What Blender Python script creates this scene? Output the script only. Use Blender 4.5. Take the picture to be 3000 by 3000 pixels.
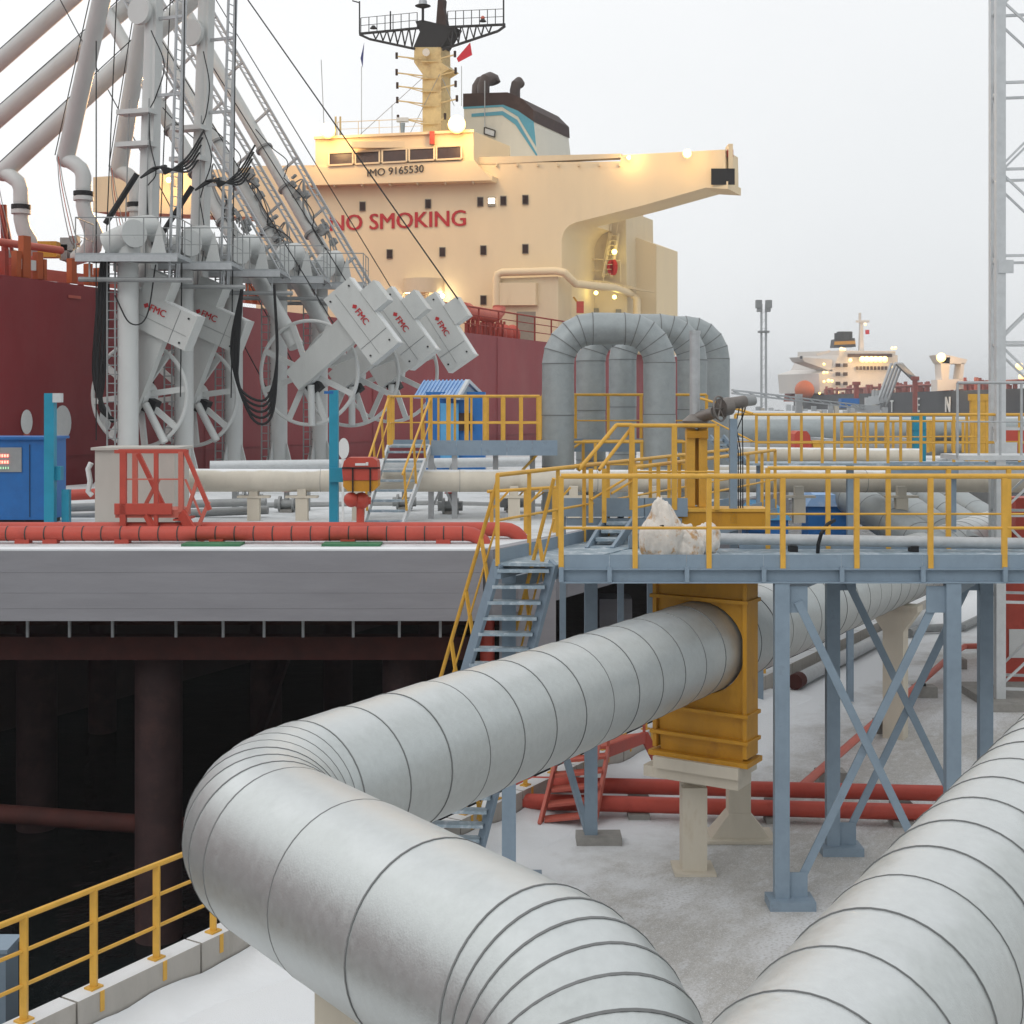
import bpy, bmesh, math, random
from mathutils import Vector as V, Matrix
random.seed(7)
for o in list(bpy.data.objects): bpy.data.objects.remove(o)
SC = bpy.context.scene
COL = SC.collection
R = math.radians
# ---------------------------------------------------------------- camera, sky, sun, exposure
EYE, FK, HV = 6.8, 1300.0, 395.0
cam = bpy.data.cameras.new('camera'); camo = bpy.data.objects.new('camera', cam); COL.objects.link(camo)
camo.location = (0, 0, EYE); camo.rotation_euler = (R(90), 0, 0)
cam.sensor_width = 36.0; cam.lens = 36.0 * FK / 1000; cam.shift_y = -(500 - HV) / 1000
cam.clip_start = 0.1; cam.clip_end = 6000
SC.camera = camo
world = bpy.data.worlds.new('World'); SC.world = world; world.use_nodes = True
wn, wl = world.node_tree.nodes, world.node_tree.links
wn.clear()
wo = wn.new('ShaderNodeOutputWorld'); wb = wn.new('ShaderNodeBackground')
sky = wn.new('ShaderNodeTexSky'); sky.sky_type = 'NISHITA'; sky.sun_disc = False
sky.sun_elevation = R(38); sky.sun_rotation = R(-50); sky.dust_density = 4.0; sky.air_density = 1.6
hs = wn.new('ShaderNodeHueSaturation'); hs.inputs['Saturation'].default_value = 0.10
wl.new(sky.outputs[0], hs.inputs['Color'])
mx = wn.new('ShaderNodeMix'); mx.data_type = 'RGBA'; mx.inputs['Factor'].default_value = 0.86
wl.new(hs.outputs[0], mx.inputs['A'])
# even overcast layer, a little brighter towards the hidden sun on the left
tc = wn.new('ShaderNodeTexCoord')
dt = wn.new('ShaderNodeVectorMath'); dt.operation = 'DOT_PRODUCT'
dt.inputs[1].default_value = V((-0.45, 0.35, 0.82)).normalized()
wl.new(tc.outputs['Generated'], dt.inputs[0])
nz = wn.new('ShaderNodeTexNoise'); nz.inputs['Scale'].default_value = 2.6; nz.inputs['Detail'].default_value = 5
wl.new(tc.outputs['Generated'], nz.inputs['Vector'])
ad = wn.new('ShaderNodeMath'); ad.operation = 'MULTIPLY_ADD'; ad.inputs[1].default_value = 0.35
wl.new(nz.outputs[0], ad.inputs[0]); wl.new(dt.outputs['Value'], ad.inputs[2])
rp = wn.new('ShaderNodeValToRGB'); wl.new(ad.outputs[0], rp.inputs[0])
rp.color_ramp.elements[0].position = 0.0; rp.color_ramp.elements[0].color = (7.0, 7.45, 7.75, 1)
rp.color_ramp.elements[1].position = 0.75; rp.color_ramp.elements[1].color = (9.9, 10.05, 10.2, 1)
wl.new(rp.outputs[0], mx.inputs['B']); wl.new(mx.outputs['Result'], wb.inputs['Color'])
wb.inputs['Strength'].default_value = 0.10
wl.new(wb.outputs[0], wo.inputs['Surface'])
sun = bpy.data.lights.new('sun', 'SUN'); suno = bpy.data.objects.new('sun', sun); COL.objects.link(suno)
sun.energy = 0.55; sun.angle = R(35); sun.color = (1.0, 0.965, 0.92)
suno.rotation_euler = (R(48), 0, R(-30)); suno.location = (-30, -20, 60)
SC.view_settings.view_transform = 'Standard'; SC.view_settings.look = 'None'
SC.view_settings.exposure = 0.12; SC.view_settings.gamma = 1.0
SC.render.engine = 'CYCLES'
SC.cycles.max_bounces = 4; SC.cycles.diffuse_bounces = 2; SC.cycles.glossy_bounces = 2; SC.cycles.volume_bounces = 0

# ---------------------------------------------------------------- projection helpers (picture units 0..1000)
def P(u, v, Y): return V(((u - 500) / FK * Y, Y, EYE - (v - HV) / FK * Y))
def ray(u, v): return V(((u - 500) / FK, 1.0, -(v - HV) / FK))
def onplane(u, v, p, n):
    d = ray(u, v); o = V((0, 0, EYE))
    return o + d * ((p - o).dot(n) / d.dot(n))
def onz(u, v, z): return onplane(u, v, V((0, 0, z)), V((0, 0, 1)))
Z = V((0, 0, 1))
D = V((.527, .85, 0)).normalized(); N = V((D.y, -D.x, 0))          # quay and pipeline axis
A = V((.429, .903, 0)).normalized(); W = V((-A.y, A.x, 0))         # berth / ship axis

# ---------------------------------------------------------------- materials
MATS = {}
def mat(name, col, rough=.55, metal=0.0, var=.12, scale=3.0, bump=.0, bscale=40., dirt=None, dscale=1.2, dlo=.52, dhi=.68, damt=.7, stretch=(1, 1, 1), snow=0.0, spec=.4):
    m = bpy.data.materials.new(name); m.use_nodes = True
    nt = m.node_tree; n, l = nt.nodes, nt.links
    b = n['Principled BSDF']; b.inputs['Metallic'].default_value = metal
    b.inputs['Specular IOR Level'].default_value = spec
    g = n.new('ShaderNodeNewGeometry'); mp = n.new('ShaderNodeMapping'); l.new(g.outputs['Position'], mp.inputs[0])
    mp.inputs['Scale'].default_value = stretch
    t = n.new('ShaderNodeTexNoise'); t.inputs['Scale'].default_value = scale; t.inputs['Detail'].default_value = 6; t.inputs['Roughness'].default_value = .65
    l.new(mp.outputs[0], t.inputs['Vector'])
    r = n.new('ShaderNodeValToRGB'); l.new(t.outputs[0], r.inputs[0])
    r.color_ramp.elements[0].position = .3; r.color_ramp.elements[1].position = .72
    r.color_ramp.elements[0].color = tuple(c * (1 - var) for c in col) + (1,)
    r.color_ramp.elements[1].color = tuple(min(1, c * (1 + var)) for c in col) + (1,)
    c = r.outputs[0]
    if dirt:
        t2 = n.new('ShaderNodeTexNoise'); t2.inputs['Scale'].default_value = dscale; t2.inputs['Detail'].default_value = 9; t2.inputs['Roughness'].default_value = .7
        l.new(mp.outputs[0], t2.inputs['Vector'])
        r2 = n.new('ShaderNodeValToRGB'); l.new(t2.outputs[0], r2.inputs[0])
        r2.color_ramp.elements[0].position = dlo; r2.color_ramp.elements[1].position = dhi
        r2.color_ramp.elements[0].color = (0, 0, 0, 1); r2.color_ramp.elements[1].color = (damt, damt, damt, 1)
        x = n.new('ShaderNodeMix'); x.data_type = 'RGBA'; l.new(r2.outputs[0], x.inputs['Factor']); l.new(c, x.inputs['A'])
        x.inputs['B'].default_value = tuple(dirt) + (1,); c = x.outputs['Result']
    if snow > 0:
        sx = n.new('ShaderNodeSeparateXYZ'); l.new(g.outputs['Normal'], sx.inputs[0])
        t3 = n.new('ShaderNodeTexNoise'); t3.inputs['Scale'].default_value = 2.3; t3.inputs['Detail'].default_value = 6
        l.new(g.outputs['Position'], t3.inputs['Vector'])
        ma = n.new('ShaderNodeMath'); ma.operation = 'MULTIPLY_ADD'; ma.inputs[1].default_value = .45
        l.new(t3.outputs[0], ma.inputs[0]); l.new(sx.outputs['Z'], ma.inputs[2])
        mr = n.new('ShaderNodeMapRange'); l.new(ma.outputs[0], mr.inputs['Value'])
        mr.inputs['From Min'].default_value = 1.02; mr.inputs['From Max'].default_value = 1.16; mr.inputs['To Max'].default_value = snow
        x = n.new('ShaderNodeMix'); x.data_type = 'RGBA'; l.new(mr.outputs[0], x.inputs['Factor']); l.new(c, x.inputs['A'])
        x.inputs['B'].default_value = (.82, .84, .86, 1); c = x.outputs['Result']
    l.new(c, b.inputs['Base Color'])
    rr = n.new('ShaderNodeMapRange'); l.new(t.outputs[0], rr.inputs['Value'])
    rr.inputs['To Min'].default_value = max(.05, rough - .12); rr.inputs['To Max'].default_value = min(1, rough + .12)
    l.new(rr.outputs[0], b.inputs['Roughness'])
    if bump:
        t4 = n.new('ShaderNodeTexNoise'); t4.inputs['Scale'].default_value = bscale; t4.inputs['Detail'].default_value = 4
        l.new(mp.outputs[0], t4.inputs['Vector'])
        bp = n.new('ShaderNodeBump'); bp.inputs['Strength'].default_value = bump; bp.inputs['Distance'].default_value = .02
        l.new(t4.outputs[0], bp.inputs['Height']); l.new(bp.outputs[0], b.inputs['Normal'])
    MATS[name] = m; return m
def emat(name, col, s):
    m = bpy.data.materials.new(name); m.use_nodes = True; b = m.node_tree.nodes['Principled BSDF']
    b.inputs['Base Color'].default_value = (.8, .8, .8, 1)
    b.inputs['Emission Color'].default_value = tuple(col) + (1,); b.inputs['Emission Strength'].default_value = s
    MATS[name] = m
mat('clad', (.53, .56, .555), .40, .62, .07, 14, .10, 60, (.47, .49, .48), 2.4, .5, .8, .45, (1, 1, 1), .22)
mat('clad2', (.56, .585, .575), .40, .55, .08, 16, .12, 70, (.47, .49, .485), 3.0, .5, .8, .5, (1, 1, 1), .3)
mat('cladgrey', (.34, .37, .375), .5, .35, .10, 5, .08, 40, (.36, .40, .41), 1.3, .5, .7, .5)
mat('seam', (.19, .195, .195), .7, .2)
mat('cream', (.62, .57, .48), .6, 0, .08, 2.5, .06, 30, (.33, .24, .14), 2.0, .6, .78, .45, (1, 1, .35), .9)
mat('creampost', (.62, .56, .46), .65, 0, .07, 3, .05, 30, (.36, .25, .13), 3.0, .6, .78, .5, (1, 1, .3))
mat('yellow', (.70, .39, .06), .48, 0, .12, 4, .04, 40, (.30, .13, .03), 5.0, .62, .76, .55)
mat('ochre', (.56, .27, .02), .5, 0, .12, 2.5, .06, 30, (.26, .10, .02), 2.0, .55, .75, .6, (1, 1, .4))
mat('bluegrey', (.235, .305, .375), .5, .0, .10, 3, .04, 40, (.12, .13, .14), 3.0, .58, .75, .5)
mat('tread', (.29, .37, .43), .6, .1, .15, 6, .1, 60, (.75, .77, .79), 6.0, .5, .65, .55)
mat('redpaint', (.50, .075, .05), .5, 0, .12, 2, .04, 30, (.26, .03, .025), 2.5, .55, .75, .5)
mat('redlight', (.56, .14, .10), .5, 0, .10, 3)
mat('hullred', (.25, .028, .034), .5, 0, .12, .55, .05, 3, (.33, .085, .085), .35, .45, .75, .5, (1, 1, .45), spec=.5)
mat('hullboot', (.20, .012, .012), .6, 0, .15, .8)
mat('deckred', (.30, .035, .02), .6, 0, .2, 1.5, 0, 30, (.08, .02, .015), 2.0, .5, .7, .6)
mat('decko', (.42, .09, .025), .6, 0, .15, 1.5)
mat('shipcream', (.84, .66, .42), .6, 0, .04, .5, 0, 30, (.52, .33, .15), .9, .62, .8, .3, (1, 1, .25))
mat('shipcream2', (.76, .61, .40), .6, 0, .05, .8, 0, 30, (.45, .29, .14), 1.3, .58, .78, .4, (1, 1, .3))
mat('mastcream', (.62, .48, .24), .6, 0, .12, 1.5, 0, 30, (.25, .12, .04), 1.2, .5, .7, .6)
mat('black', (.018, .017, .018), .6, 0, .2, 3)
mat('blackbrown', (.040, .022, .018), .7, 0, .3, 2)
mat('rubber', (.012, .012, .013), .6, 0, .2, 8)
mat('funnelblack', (.05, .028, .025), .7, 0, .2, .8, 0, 30, (.10, .06, .05), 1, .5, .7, .6)
mat('exhaust', (.10, .075, .068), .6, .2, .3, 1.2)
mat('funnelblue', (.10, .34, .46), .6, 0, .06, 1)
mat('funnelwhite', (.68, .66, .58), .6, 0, .05, 1, 0, 30, (.45, .38, .25), 1.2, .6, .8, .5, (1, 1, .3))
mat('letterred', (.50, .03, .035), .6, 0, .12, 1.5)
mat('letterblack', (.05, .045, .04), .6, 0, .2, 3)
mat('white', (.74, .75, .74), .55, 0, .05, 2)
mat('armgrey', (.60, .61, .595), .48, 0, .05, 1.5, .03, 20, (.40, .33, .25), 1.6, .60, .8, .4, (1, 1, .3))
mat('armbox', (.57, .58, .56), .5, 0, .05, 2, .03, 20, (.38, .36, .32), 2.5, .6, .8, .4, (1, 1, .35))
mat('armdark', (.30, .31, .31), .55, .2, .12, 3)
mat('grate', (.36, .38, .39), .6, .3, .12, 4)
mat('concrete', (.315, .312, .335), .8, 0, .09, 1.1, .15, 14, (.25, .245, .265), .6, .45, .7, .5, (.35, 1, 2.5))
mat('kerb', (.46, .43, .39), .85, 0, .10, 3, .2, 30, (.30, .27, .23), 3, .52, .7, .6, (1, 1, .25), .8)
mat('block', (.30, .29, .27), .85, 0, .15, 5, .2, 30)
mat('pilebrown', (.055, .030, .030), .8, 0, .3, 1.5, .2, 10, (.10, .05, .045), 2, .5, .7, .6)
mat('beamrust', (.070, .020, .016), .8, 0, .3, 2)
mat('snow', (.80, .82, .84), .85, 0, .03, 3, .25, 12)
mat('snowdeck', (.66, .68, .69), .85, 0, .08, 1.5, .2, 20, (.36, .38, .38), .5, .5, .66, .7)
mat('deckgreen', (.06, .20, .10), .7, 0, .2, 2)
mat('cyan', (.02, .28, .42), .45, 0, .1, 2, 0, 30, (.06, .18, .22), 4, .6, .75, .5)
mat('blue', (.02, .145, .42), .5, 0, .1, 1.5, .03, 20, (.02, .10, .30), 2, .5, .7, .5)
mat('skyblue', (.10, .34, .60), .5, 0, .1, 2, 0, 30)
mat('roofblue', (.28, .45, .72), .5, .1, .06, 2, 0, 30, (.75, .79, .85), 1.5, .5, .7, .6)
mat('galv', (.46, .475, .485), .45, .35, .12, 6, .05, 50)
mat('galvlight', (.60, .62, .63), .45, .25, .08, 6)
mat('tank', (.50, .475, .43), .6, 0, .06, 2, .05, 30, (.38, .34, .28), 2, .58, .75, .5, (1, 1, .3))
mat('tarp', (.74, .69, .63), .4, 0, .12, 9, .6, 14, (.48, .24, .06), 4.5, .52, .62, .85)
mat('valve', (.20, .18, .165), .45, .5, .2, 6, .1, 40)
mat('winglass', (.050, .026, .020), .3, 0, .3, 1.2, spec=.25)
mat('winframe', (.30, .26, .2), .6)
mat('farhull', (.030, .034, .042), .6, 0, .15, .2)
mat('farwhite', (.70, .66, .62), .6, 0, .06, .3, 0, 30, (.6, .45, .35), .3, .55, .75, .4)
mat('farred', (.34, .08, .06), .6, 0, .3, .5)
mat('orange', (.62, .14, .04), .5)
mat('flagred', (.55, .03, .05), .7)
mat('flagblue', (.05, .06, .2), .7)
emat('lampwarm', (1.0, .60, .12), 3.2)
emat('lampyellow', (1.0, .86, .2), 3.5)
emat('lampwhite', (1.0, .93, .75), 8)
emat('led', (1.0, .10, .04), 4)
emat('ledgreen', (.15, .7, .2), .7)

# ---------------------------------------------------------------- object helpers
ORG = {}
def thing(name, label, cat, loc=(0, 0, 0), group=None):
    o = bpy.data.objects.new(name, None); COL.objects.link(o); o.location = loc; o.empty_display_size = .3
    o['label'] = label; o['category'] = cat
    if group: o['group'] = group
    ORG[o.name] = V(loc); return o
def tag(o, label, cat, group=None):
    o['label'] = label; o['category'] = cat
    if group: o['group'] = group
    return o
def struct(o): o['kind'] = 'structure'; return o
def frame(d, up=Z):
    d = d.normalized()
    s = d.cross(up)
    if s.length < 1e-4: s = d.cross(V((1, 0, 0)))
    s.normalize(); return d, s, s.cross(d).normalized()
class MB:
    def __init__(s): s.v = []; s.f = []
    def add(s, vs, fs):
        k = len(s.v); s.v += [V(x) for x in vs]; s.f += [tuple(i + k for i in f) for f in fs]; return s
    def hexa(s, p):
        return s.add(p, [(0, 3, 2, 1), (4, 5, 6, 7), (0, 1, 5, 4), (1, 2, 6, 5), (2, 3, 7, 6), (3, 0, 4, 7)])
    def box(s, c, sz, ax=None):
        c = V(c); x, y, z = ax or (V((1, 0, 0)), V((0, 1, 0)), Z)
        x, y, z = x * sz[0] / 2, y * sz[1] / 2, z * sz[2] / 2
        return s.hexa([c - x - y - z, c + x - y - z, c + x + y - z, c - x + y - z, c - x - y + z, c + x - y + z, c + x + y + z, c - x + y + z])
    def beam(s, p, q, w, h, up=Z):
        d, sd, u = frame(q - p, up); return s.box((p + q) / 2, ((q - p).length, w, h), (d, sd, u))
    def tube(s, p, q, r, r2=None, n=12, cap=True):
        r2 = r if r2 is None else r2
        d, a, b = frame(q - p); vs = []; fs = []
        for i in range(n):
            t = 2 * math.pi * i / n; e = a * math.cos(t) + b * math.sin(t); vs += [p + e * r, q + e * r2]
        for i in range(n):
            j = (i + 1) % n; fs.append((2 * i, 2 * j, 2 * j + 1, 2 * i + 1))
        if cap: fs += [tuple(2 * i for i in range(n - 1, -1, -1)), tuple(2 * i + 1 for i in range(n))]
        return s.add(vs, fs)
    def path(s, pts, r, n=8, cap=True, closed=False):
        pts = [V(p) for p in pts]; m = len(pts); vs = []; fs = []
        rs = r if isinstance(r, (list, tuple)) else [r] * m
        tn = []
        for i in range(m):
            if closed: t = pts[(i + 1) % m] - pts[i - 1]
            else: t = pts[min(i + 1, m - 1)] - pts[max(i - 1, 0)]
            tn.append(t.normalized())
        _, a, b = frame(tn[0])
        for i in range(m):
            a = (a - tn[i] * a.dot(tn[i])).normalized(); b = tn[i].cross(a)
            for k in range(n):
                t = 2 * math.pi * k / n; vs.append(pts[i] + (a * math.cos(t) + b * math.sin(t)) * rs[i])
        for i in range(m if closed else m - 1):
            i2 = (i + 1) % m
            for k in range(n):
                k2 = (k + 1) % n; fs.append((i * n + k, i * n + k2, i2 * n + k2, i2 * n + k))
        if cap and not closed: fs += [tuple(range(n - 1, -1, -1)), tuple((m - 1) * n + k for k in range(n))]
        return s.add(vs, fs)
    def prism(s, poly, vec):
        n = len(poly); vs = [V(p) for p in poly] + [V(p) + vec for p in poly]
        fs = [tuple(range(n)), tuple(range(2 * n - 1, n - 1, -1))] + [(i, n + i, n + (i + 1) % n, (i + 1) % n) for i in range(n)]
        return s.add(vs, fs)
    def ring(s, c, ax, Rr, r, n=40, m=6):
        _, a, b = frame(ax)
        return s.path([c + (a * math.cos(2 * math.pi * i / n) + b * math.sin(2 * math.pi * i / n)) * Rr for i in range(n)], r, m, closed=True)
    def sphere(s, c, r, n=12, m=8, sq=(1, 1, 1)):
        c = V(c); vs = [c + V((0, 0, r * sq[2]))]; fs = []
        for j in range(1, m):
            p = math.pi * j / m
            for i in range(n):
                t = 2 * math.pi * i / n
                vs.append(c + V((r * sq[0] * math.sin(p) * math.cos(t), r * sq[1] * math.sin(p) * math.sin(t), r * sq[2] * math.cos(p))))
        vs.append(c - V((0, 0, r * sq[2]))); e = len(vs) - 1
        for i in range(n): fs.append((0, 1 + i, 1 + (i + 1) % n)); fs.append((e, e - n + (i + 1) % n, e - n + i))
        for j in range(m - 2):
            for i in range(n):
                a0 = 1 + j * n; fs.append((a0 + i, a0 + n + i, a0 + n + (i + 1) % n, a0 + (i + 1) % n))
        return s.add(vs, fs)
    def build(s, name, m, parent=None, smooth=35):
        org = ORG[parent.name] if parent else V((0, 0, 0))
        if not parent and s.v:
            org = sum(s.v, V((0, 0, 0))) / len(s.v); org.z = min(p.z for p in s.v)
        me = bpy.data.meshes.new(name); me.from_pydata([p - org for p in s.v], [], s.f); me.update()
        bm = bmesh.new(); bm.from_mesh(me); bmesh.ops.recalc_face_normals(bm, faces=bm.faces); bm.to_mesh(me); bm.free()
        if smooth:
            me.polygons.foreach_set('use_smooth', [True] * len(me.polygons)); me.set_sharp_from_angle(angle=R(smooth))
        me.materials.append(MATS[m]); o = bpy.data.objects.new(name, me); COL.objects.link(o)
        if parent: o.parent = parent
        else: o.location = org
        ORG[o.name] = org; return o
def smooth(pts, k=6):              # Catmull-Rom through the points
    pts = [V(p) for p in pts]; q = [pts[0] * 2 - pts[1]] + pts + [pts[-1] * 2 - pts[-2]]; out = []
    for i in range(1, len(q) - 2):
        a, b, c, d = q[i - 1:i + 3]
        for j in range(k):
            t = j / k; out.append(.5 * ((2 * b) + (c - a) * t + (2 * a - 5 * b + 4 * c - d) * t * t + (3 * b - a - 3 * c + d) * t ** 3))
    return out + [pts[-1]]
def dup(o, off):                       # a copy of a part (shared mesh data), moved by off
    c = o.copy(); COL.objects.link(c); c.location = o.location + off; ORG[c.name] = ORG[o.name]; return c
def bx(name, m, parent, c, sz, ax=None): return MB().box(c, sz, ax).build(name, m, parent)
def bar(name, m, parent, p, q, w, h=None): return MB().beam(V(p), V(q), w, h or w).build(name, m, parent)
def tub(name, m, parent, p, q, r, r2=None, n=16): return MB().tube(V(p), V(q), r, r2, n).build(name, m, parent)
def text(txt, size, org, xd, yd, m, name, parent, ext=.006, bold=0.0):
    cu = bpy.data.curves.new('t', 'FONT'); cu.body = txt; cu.size = size; cu.extrude = ext; cu.resolution_u = 3
    ob = bpy.data.objects.new('t', cu); COL.objects.link(ob); bpy.context.view_layer.update()
    me = bpy.data.meshes.new_from_object(ob.evaluated_get(bpy.context.evaluated_depsgraph_get()))
    bpy.data.objects.remove(ob)
    xd, yd = xd.normalized(), yd.normalized(); zd = xd.cross(yd); og = ORG[parent.name]
    for vv in me.vertices:
        c = vv.co.copy(); vv.co = org + xd * c.x + yd * c.y + zd * c.z - og
    if bold:                                # thicken the strokes with shifted copies
        bm = bmesh.new(); bm.from_mesh(me); g0 = list(bm.faces)
        for k, s in enumerate((-1, 1)):
            d = bmesh.ops.duplicate(bm, geom=g0 + list({v for f in g0 for v in f.verts}) + list({e for f in g0 for e in f.edges}))
            bmesh.ops.translate(bm, verts=[x for x in d['geom'] if isinstance(x, bmesh.types.BMVert)], vec=xd * (s * bold * size) + zd * (.001 * (k + 1)))
        bm.to_mesh(me); bm.free()
    me.materials.clear(); me.materials.append(MATS[m]); me.name = name
    o = bpy.data.objects.new(name, me); COL.objects.link(o); o.parent = parent; ORG[o.name] = og
    return o
def text_w(txt, size):
    cu = bpy.data.curves.new('t', 'FONT'); cu.body = txt; cu.size = size
    ob = bpy.data.objects.new('t', cu); COL.objects.link(ob); bpy.context.view_layer.update(); w = ob.dimensions.x
    bpy.data.objects.remove(ob); return w

# --- railing: posts and rails are parts of the parent
def railing(par, pts, h=1.1, sp=1.05, m='yellow', mids=(.55,), pw=.05, rr=.026, ends=(True, True), posts=None):
    pts = [V(p) for p in pts]; up = Z * h
    MB().path([p + up for p in pts], rr, 8).build('handrail', m, par)
    for k in mids: MB().path([p + Z * (h * k) for p in pts], rr * .62, 6).build('mid_rail', m, par)
    first = None
    for i in range(len(pts) - 1):
        a, b = pts[i], pts[i + 1]; L = (b - a).length; n = max(1, round(L / sp))
        for k in range(n + 1):
            if k == 0 and (i > 0 or not ends[0]): continue
            if k == n and i == len(pts) - 2 and not ends[1]: continue
            p = a.lerp(b, k / n)
            if first is None:
                first = MB().box(p + Z * (h / 2), (pw, pw * .7, h)).build('post', m, par); p0 = p
            else: dup(first, p - p0)
# --- stair: stringers, treads, optional rails. tl,tr top left/right; bl,br bottom left/right
def stair(par, tl, tr, bl, br, n, ms='bluegrey', mt='tread', mr='yellow', rails=(1, 1), rh=1.0, depth=.24, sw=.05, sh=.2, mid=True, nb=4):
    bar('stringer', ms, par, tl, bl, sw, sh); bar('stringer', ms, par, tr, br, sw, sh)
    wdir = (tr - tl).normalized(); run = wdir.cross(Z).normalized()
    first = None
    for k in range(n):
        t = (k + .5) / n; a, b = tl.lerp(bl, t), tr.lerp(br, t); c = (a + b) / 2
        if first is None or abs((tr - tl).length - (br - bl).length) > .08:
            first = MB().box(c, ((b - a).length - .06, depth, .045), (wdir, run, Z)).build('tread', mt, par); c0 = c
        else: dup(first, c - c0)
    for on, p, q in ((rails[0], tl, bl), (rails[1], tr, br)):
        if not on: continue
        tub('handrail', mr, par, p + Z * rh, q + Z * rh, .028, n=8)
        if mid: tub('mid_rail', mr, par, p + Z * rh * .52, q + Z * rh * .52, .016, n=6)
        dn = (q - p).normalized(); pr = (dn.cross(wdir)).normalized()
        if pr.z < 0: pr = -pr
        f = None
        for k in range(nb):
            b0 = p.lerp(q, (k + .55) / nb); tp = p.lerp(q, min(1, (k + .55) / nb + .09)) + Z * rh
            if f is None: f = bar('post', mr, par, b0, tp, .05, .03); f0 = b0
            else: dup(f, b0 - f0)

# --- insulated pipe: every cladding sheet is a part
class Axis:
    def __init__(s, pts, rad):
        pts = [V(p) for p in pts]; s.seg = []; cur = pts[0]
        for i in range(1, len(pts) - 1):
            d1 = (pts[i] - pts[i - 1]).normalized(); d2 = (pts[i + 1] - pts[i]).normalized()
            th = d1.angle(d2); r = rad[i - 1] if isinstance(rad, (list, tuple)) else rad
            T = r * math.tan(th / 2); a = pts[i] - d1 * T
            s.seg.append(('l', cur, a, (a - cur).length))
            nrm = (d2 - d1 * d1.dot(d2)).normalized(); s.seg.append(('a', a, d1, r * th, nrm, r)); cur = pts[i] + d2 * T
        s.seg.append(('l', cur, pts[-1], (pts[-1] - cur).length)); s.L = sum(x[3] for x in s.seg)
    def at(s, t):
        for i, g in enumerate(s.seg):
            if t <= g[3] + 1e-9 or i == len(s.seg) - 1:
                if g[0] == 'l': d = (g[2] - g[1]).normalized(); return g[1] + d * t, d
                th = t / g[5]; return g[1] + g[2] * (g[5] * math.sin(th)) + g[4] * (g[5] * (1 - math.cos(th))), g[2] * math.cos(th) + g[4] * math.sin(th)
            t -= g[3]
    def bounds(s, step, ng=5):
        b = [0.0]; t = 0
        for i, g in enumerate(s.seg):
            st_ = step[i] if isinstance(step, (list, tuple)) else step; ng_ = ng[i] if isinstance(ng, (list, tuple)) else ng
            n = max(1, round(g[3] / st_)) if g[0] == 'l' else ng_
            for k in range(n): b.append(t + g[3] * (k + 1) / n)
            t += g[3]
        return b
def clad(par, ax, r, brk, m='clad', n=40, lip=.004, gap=.02, core=True):
    def ringp(t, rad, a):
        p, d = ax.at(max(0, min(ax.L, t)))
        if a is None: a = d.cross(Z if abs(d.z) < .9 else V((0, 1, 0)))
        a = (a - d * a.dot(d)).normalized(); b = a.cross(d)
        return [p + (a * math.cos(2 * math.pi * i / n) + b * math.sin(2 * math.pi * i / n)) * rad for i in range(n)], a
    for k in range(len(brk) - 1):
        t0, t1 = brk[k], brk[k + 1]; e = random.uniform(-.003, .003)
        prof = [(t0, r + lip + e), (t1 - gap, r + e), (t1 - gap, r + lip + .004), (t1, r + lip + .004), (t1, r - .01)]
        vs = []; fs = []
        a = None
        for (t, rad) in prof:
            q, a = ringp(t, rad, a); vs += q
        for j in range(4):
            for i in range(n):
                i2 = (i + 1) % n; fs.append((j * n + i, j * n + i2, (j + 1) * n + i2, (j + 1) * n + i))
        o = MB().add(vs, fs).build('cladding_sheet', m, par, 40); o.data.materials.append(MATS['seam'])     # sealed edges of the sheet
        o.data.polygons.foreach_set('material_index', [0] * n + [1] * (3 * n))
    if core:
        pts = [ax.at(t)[0] for t in brk]; MB().path(pts, r - .03, 24).build('pipe_core', 'seam', par)
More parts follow.
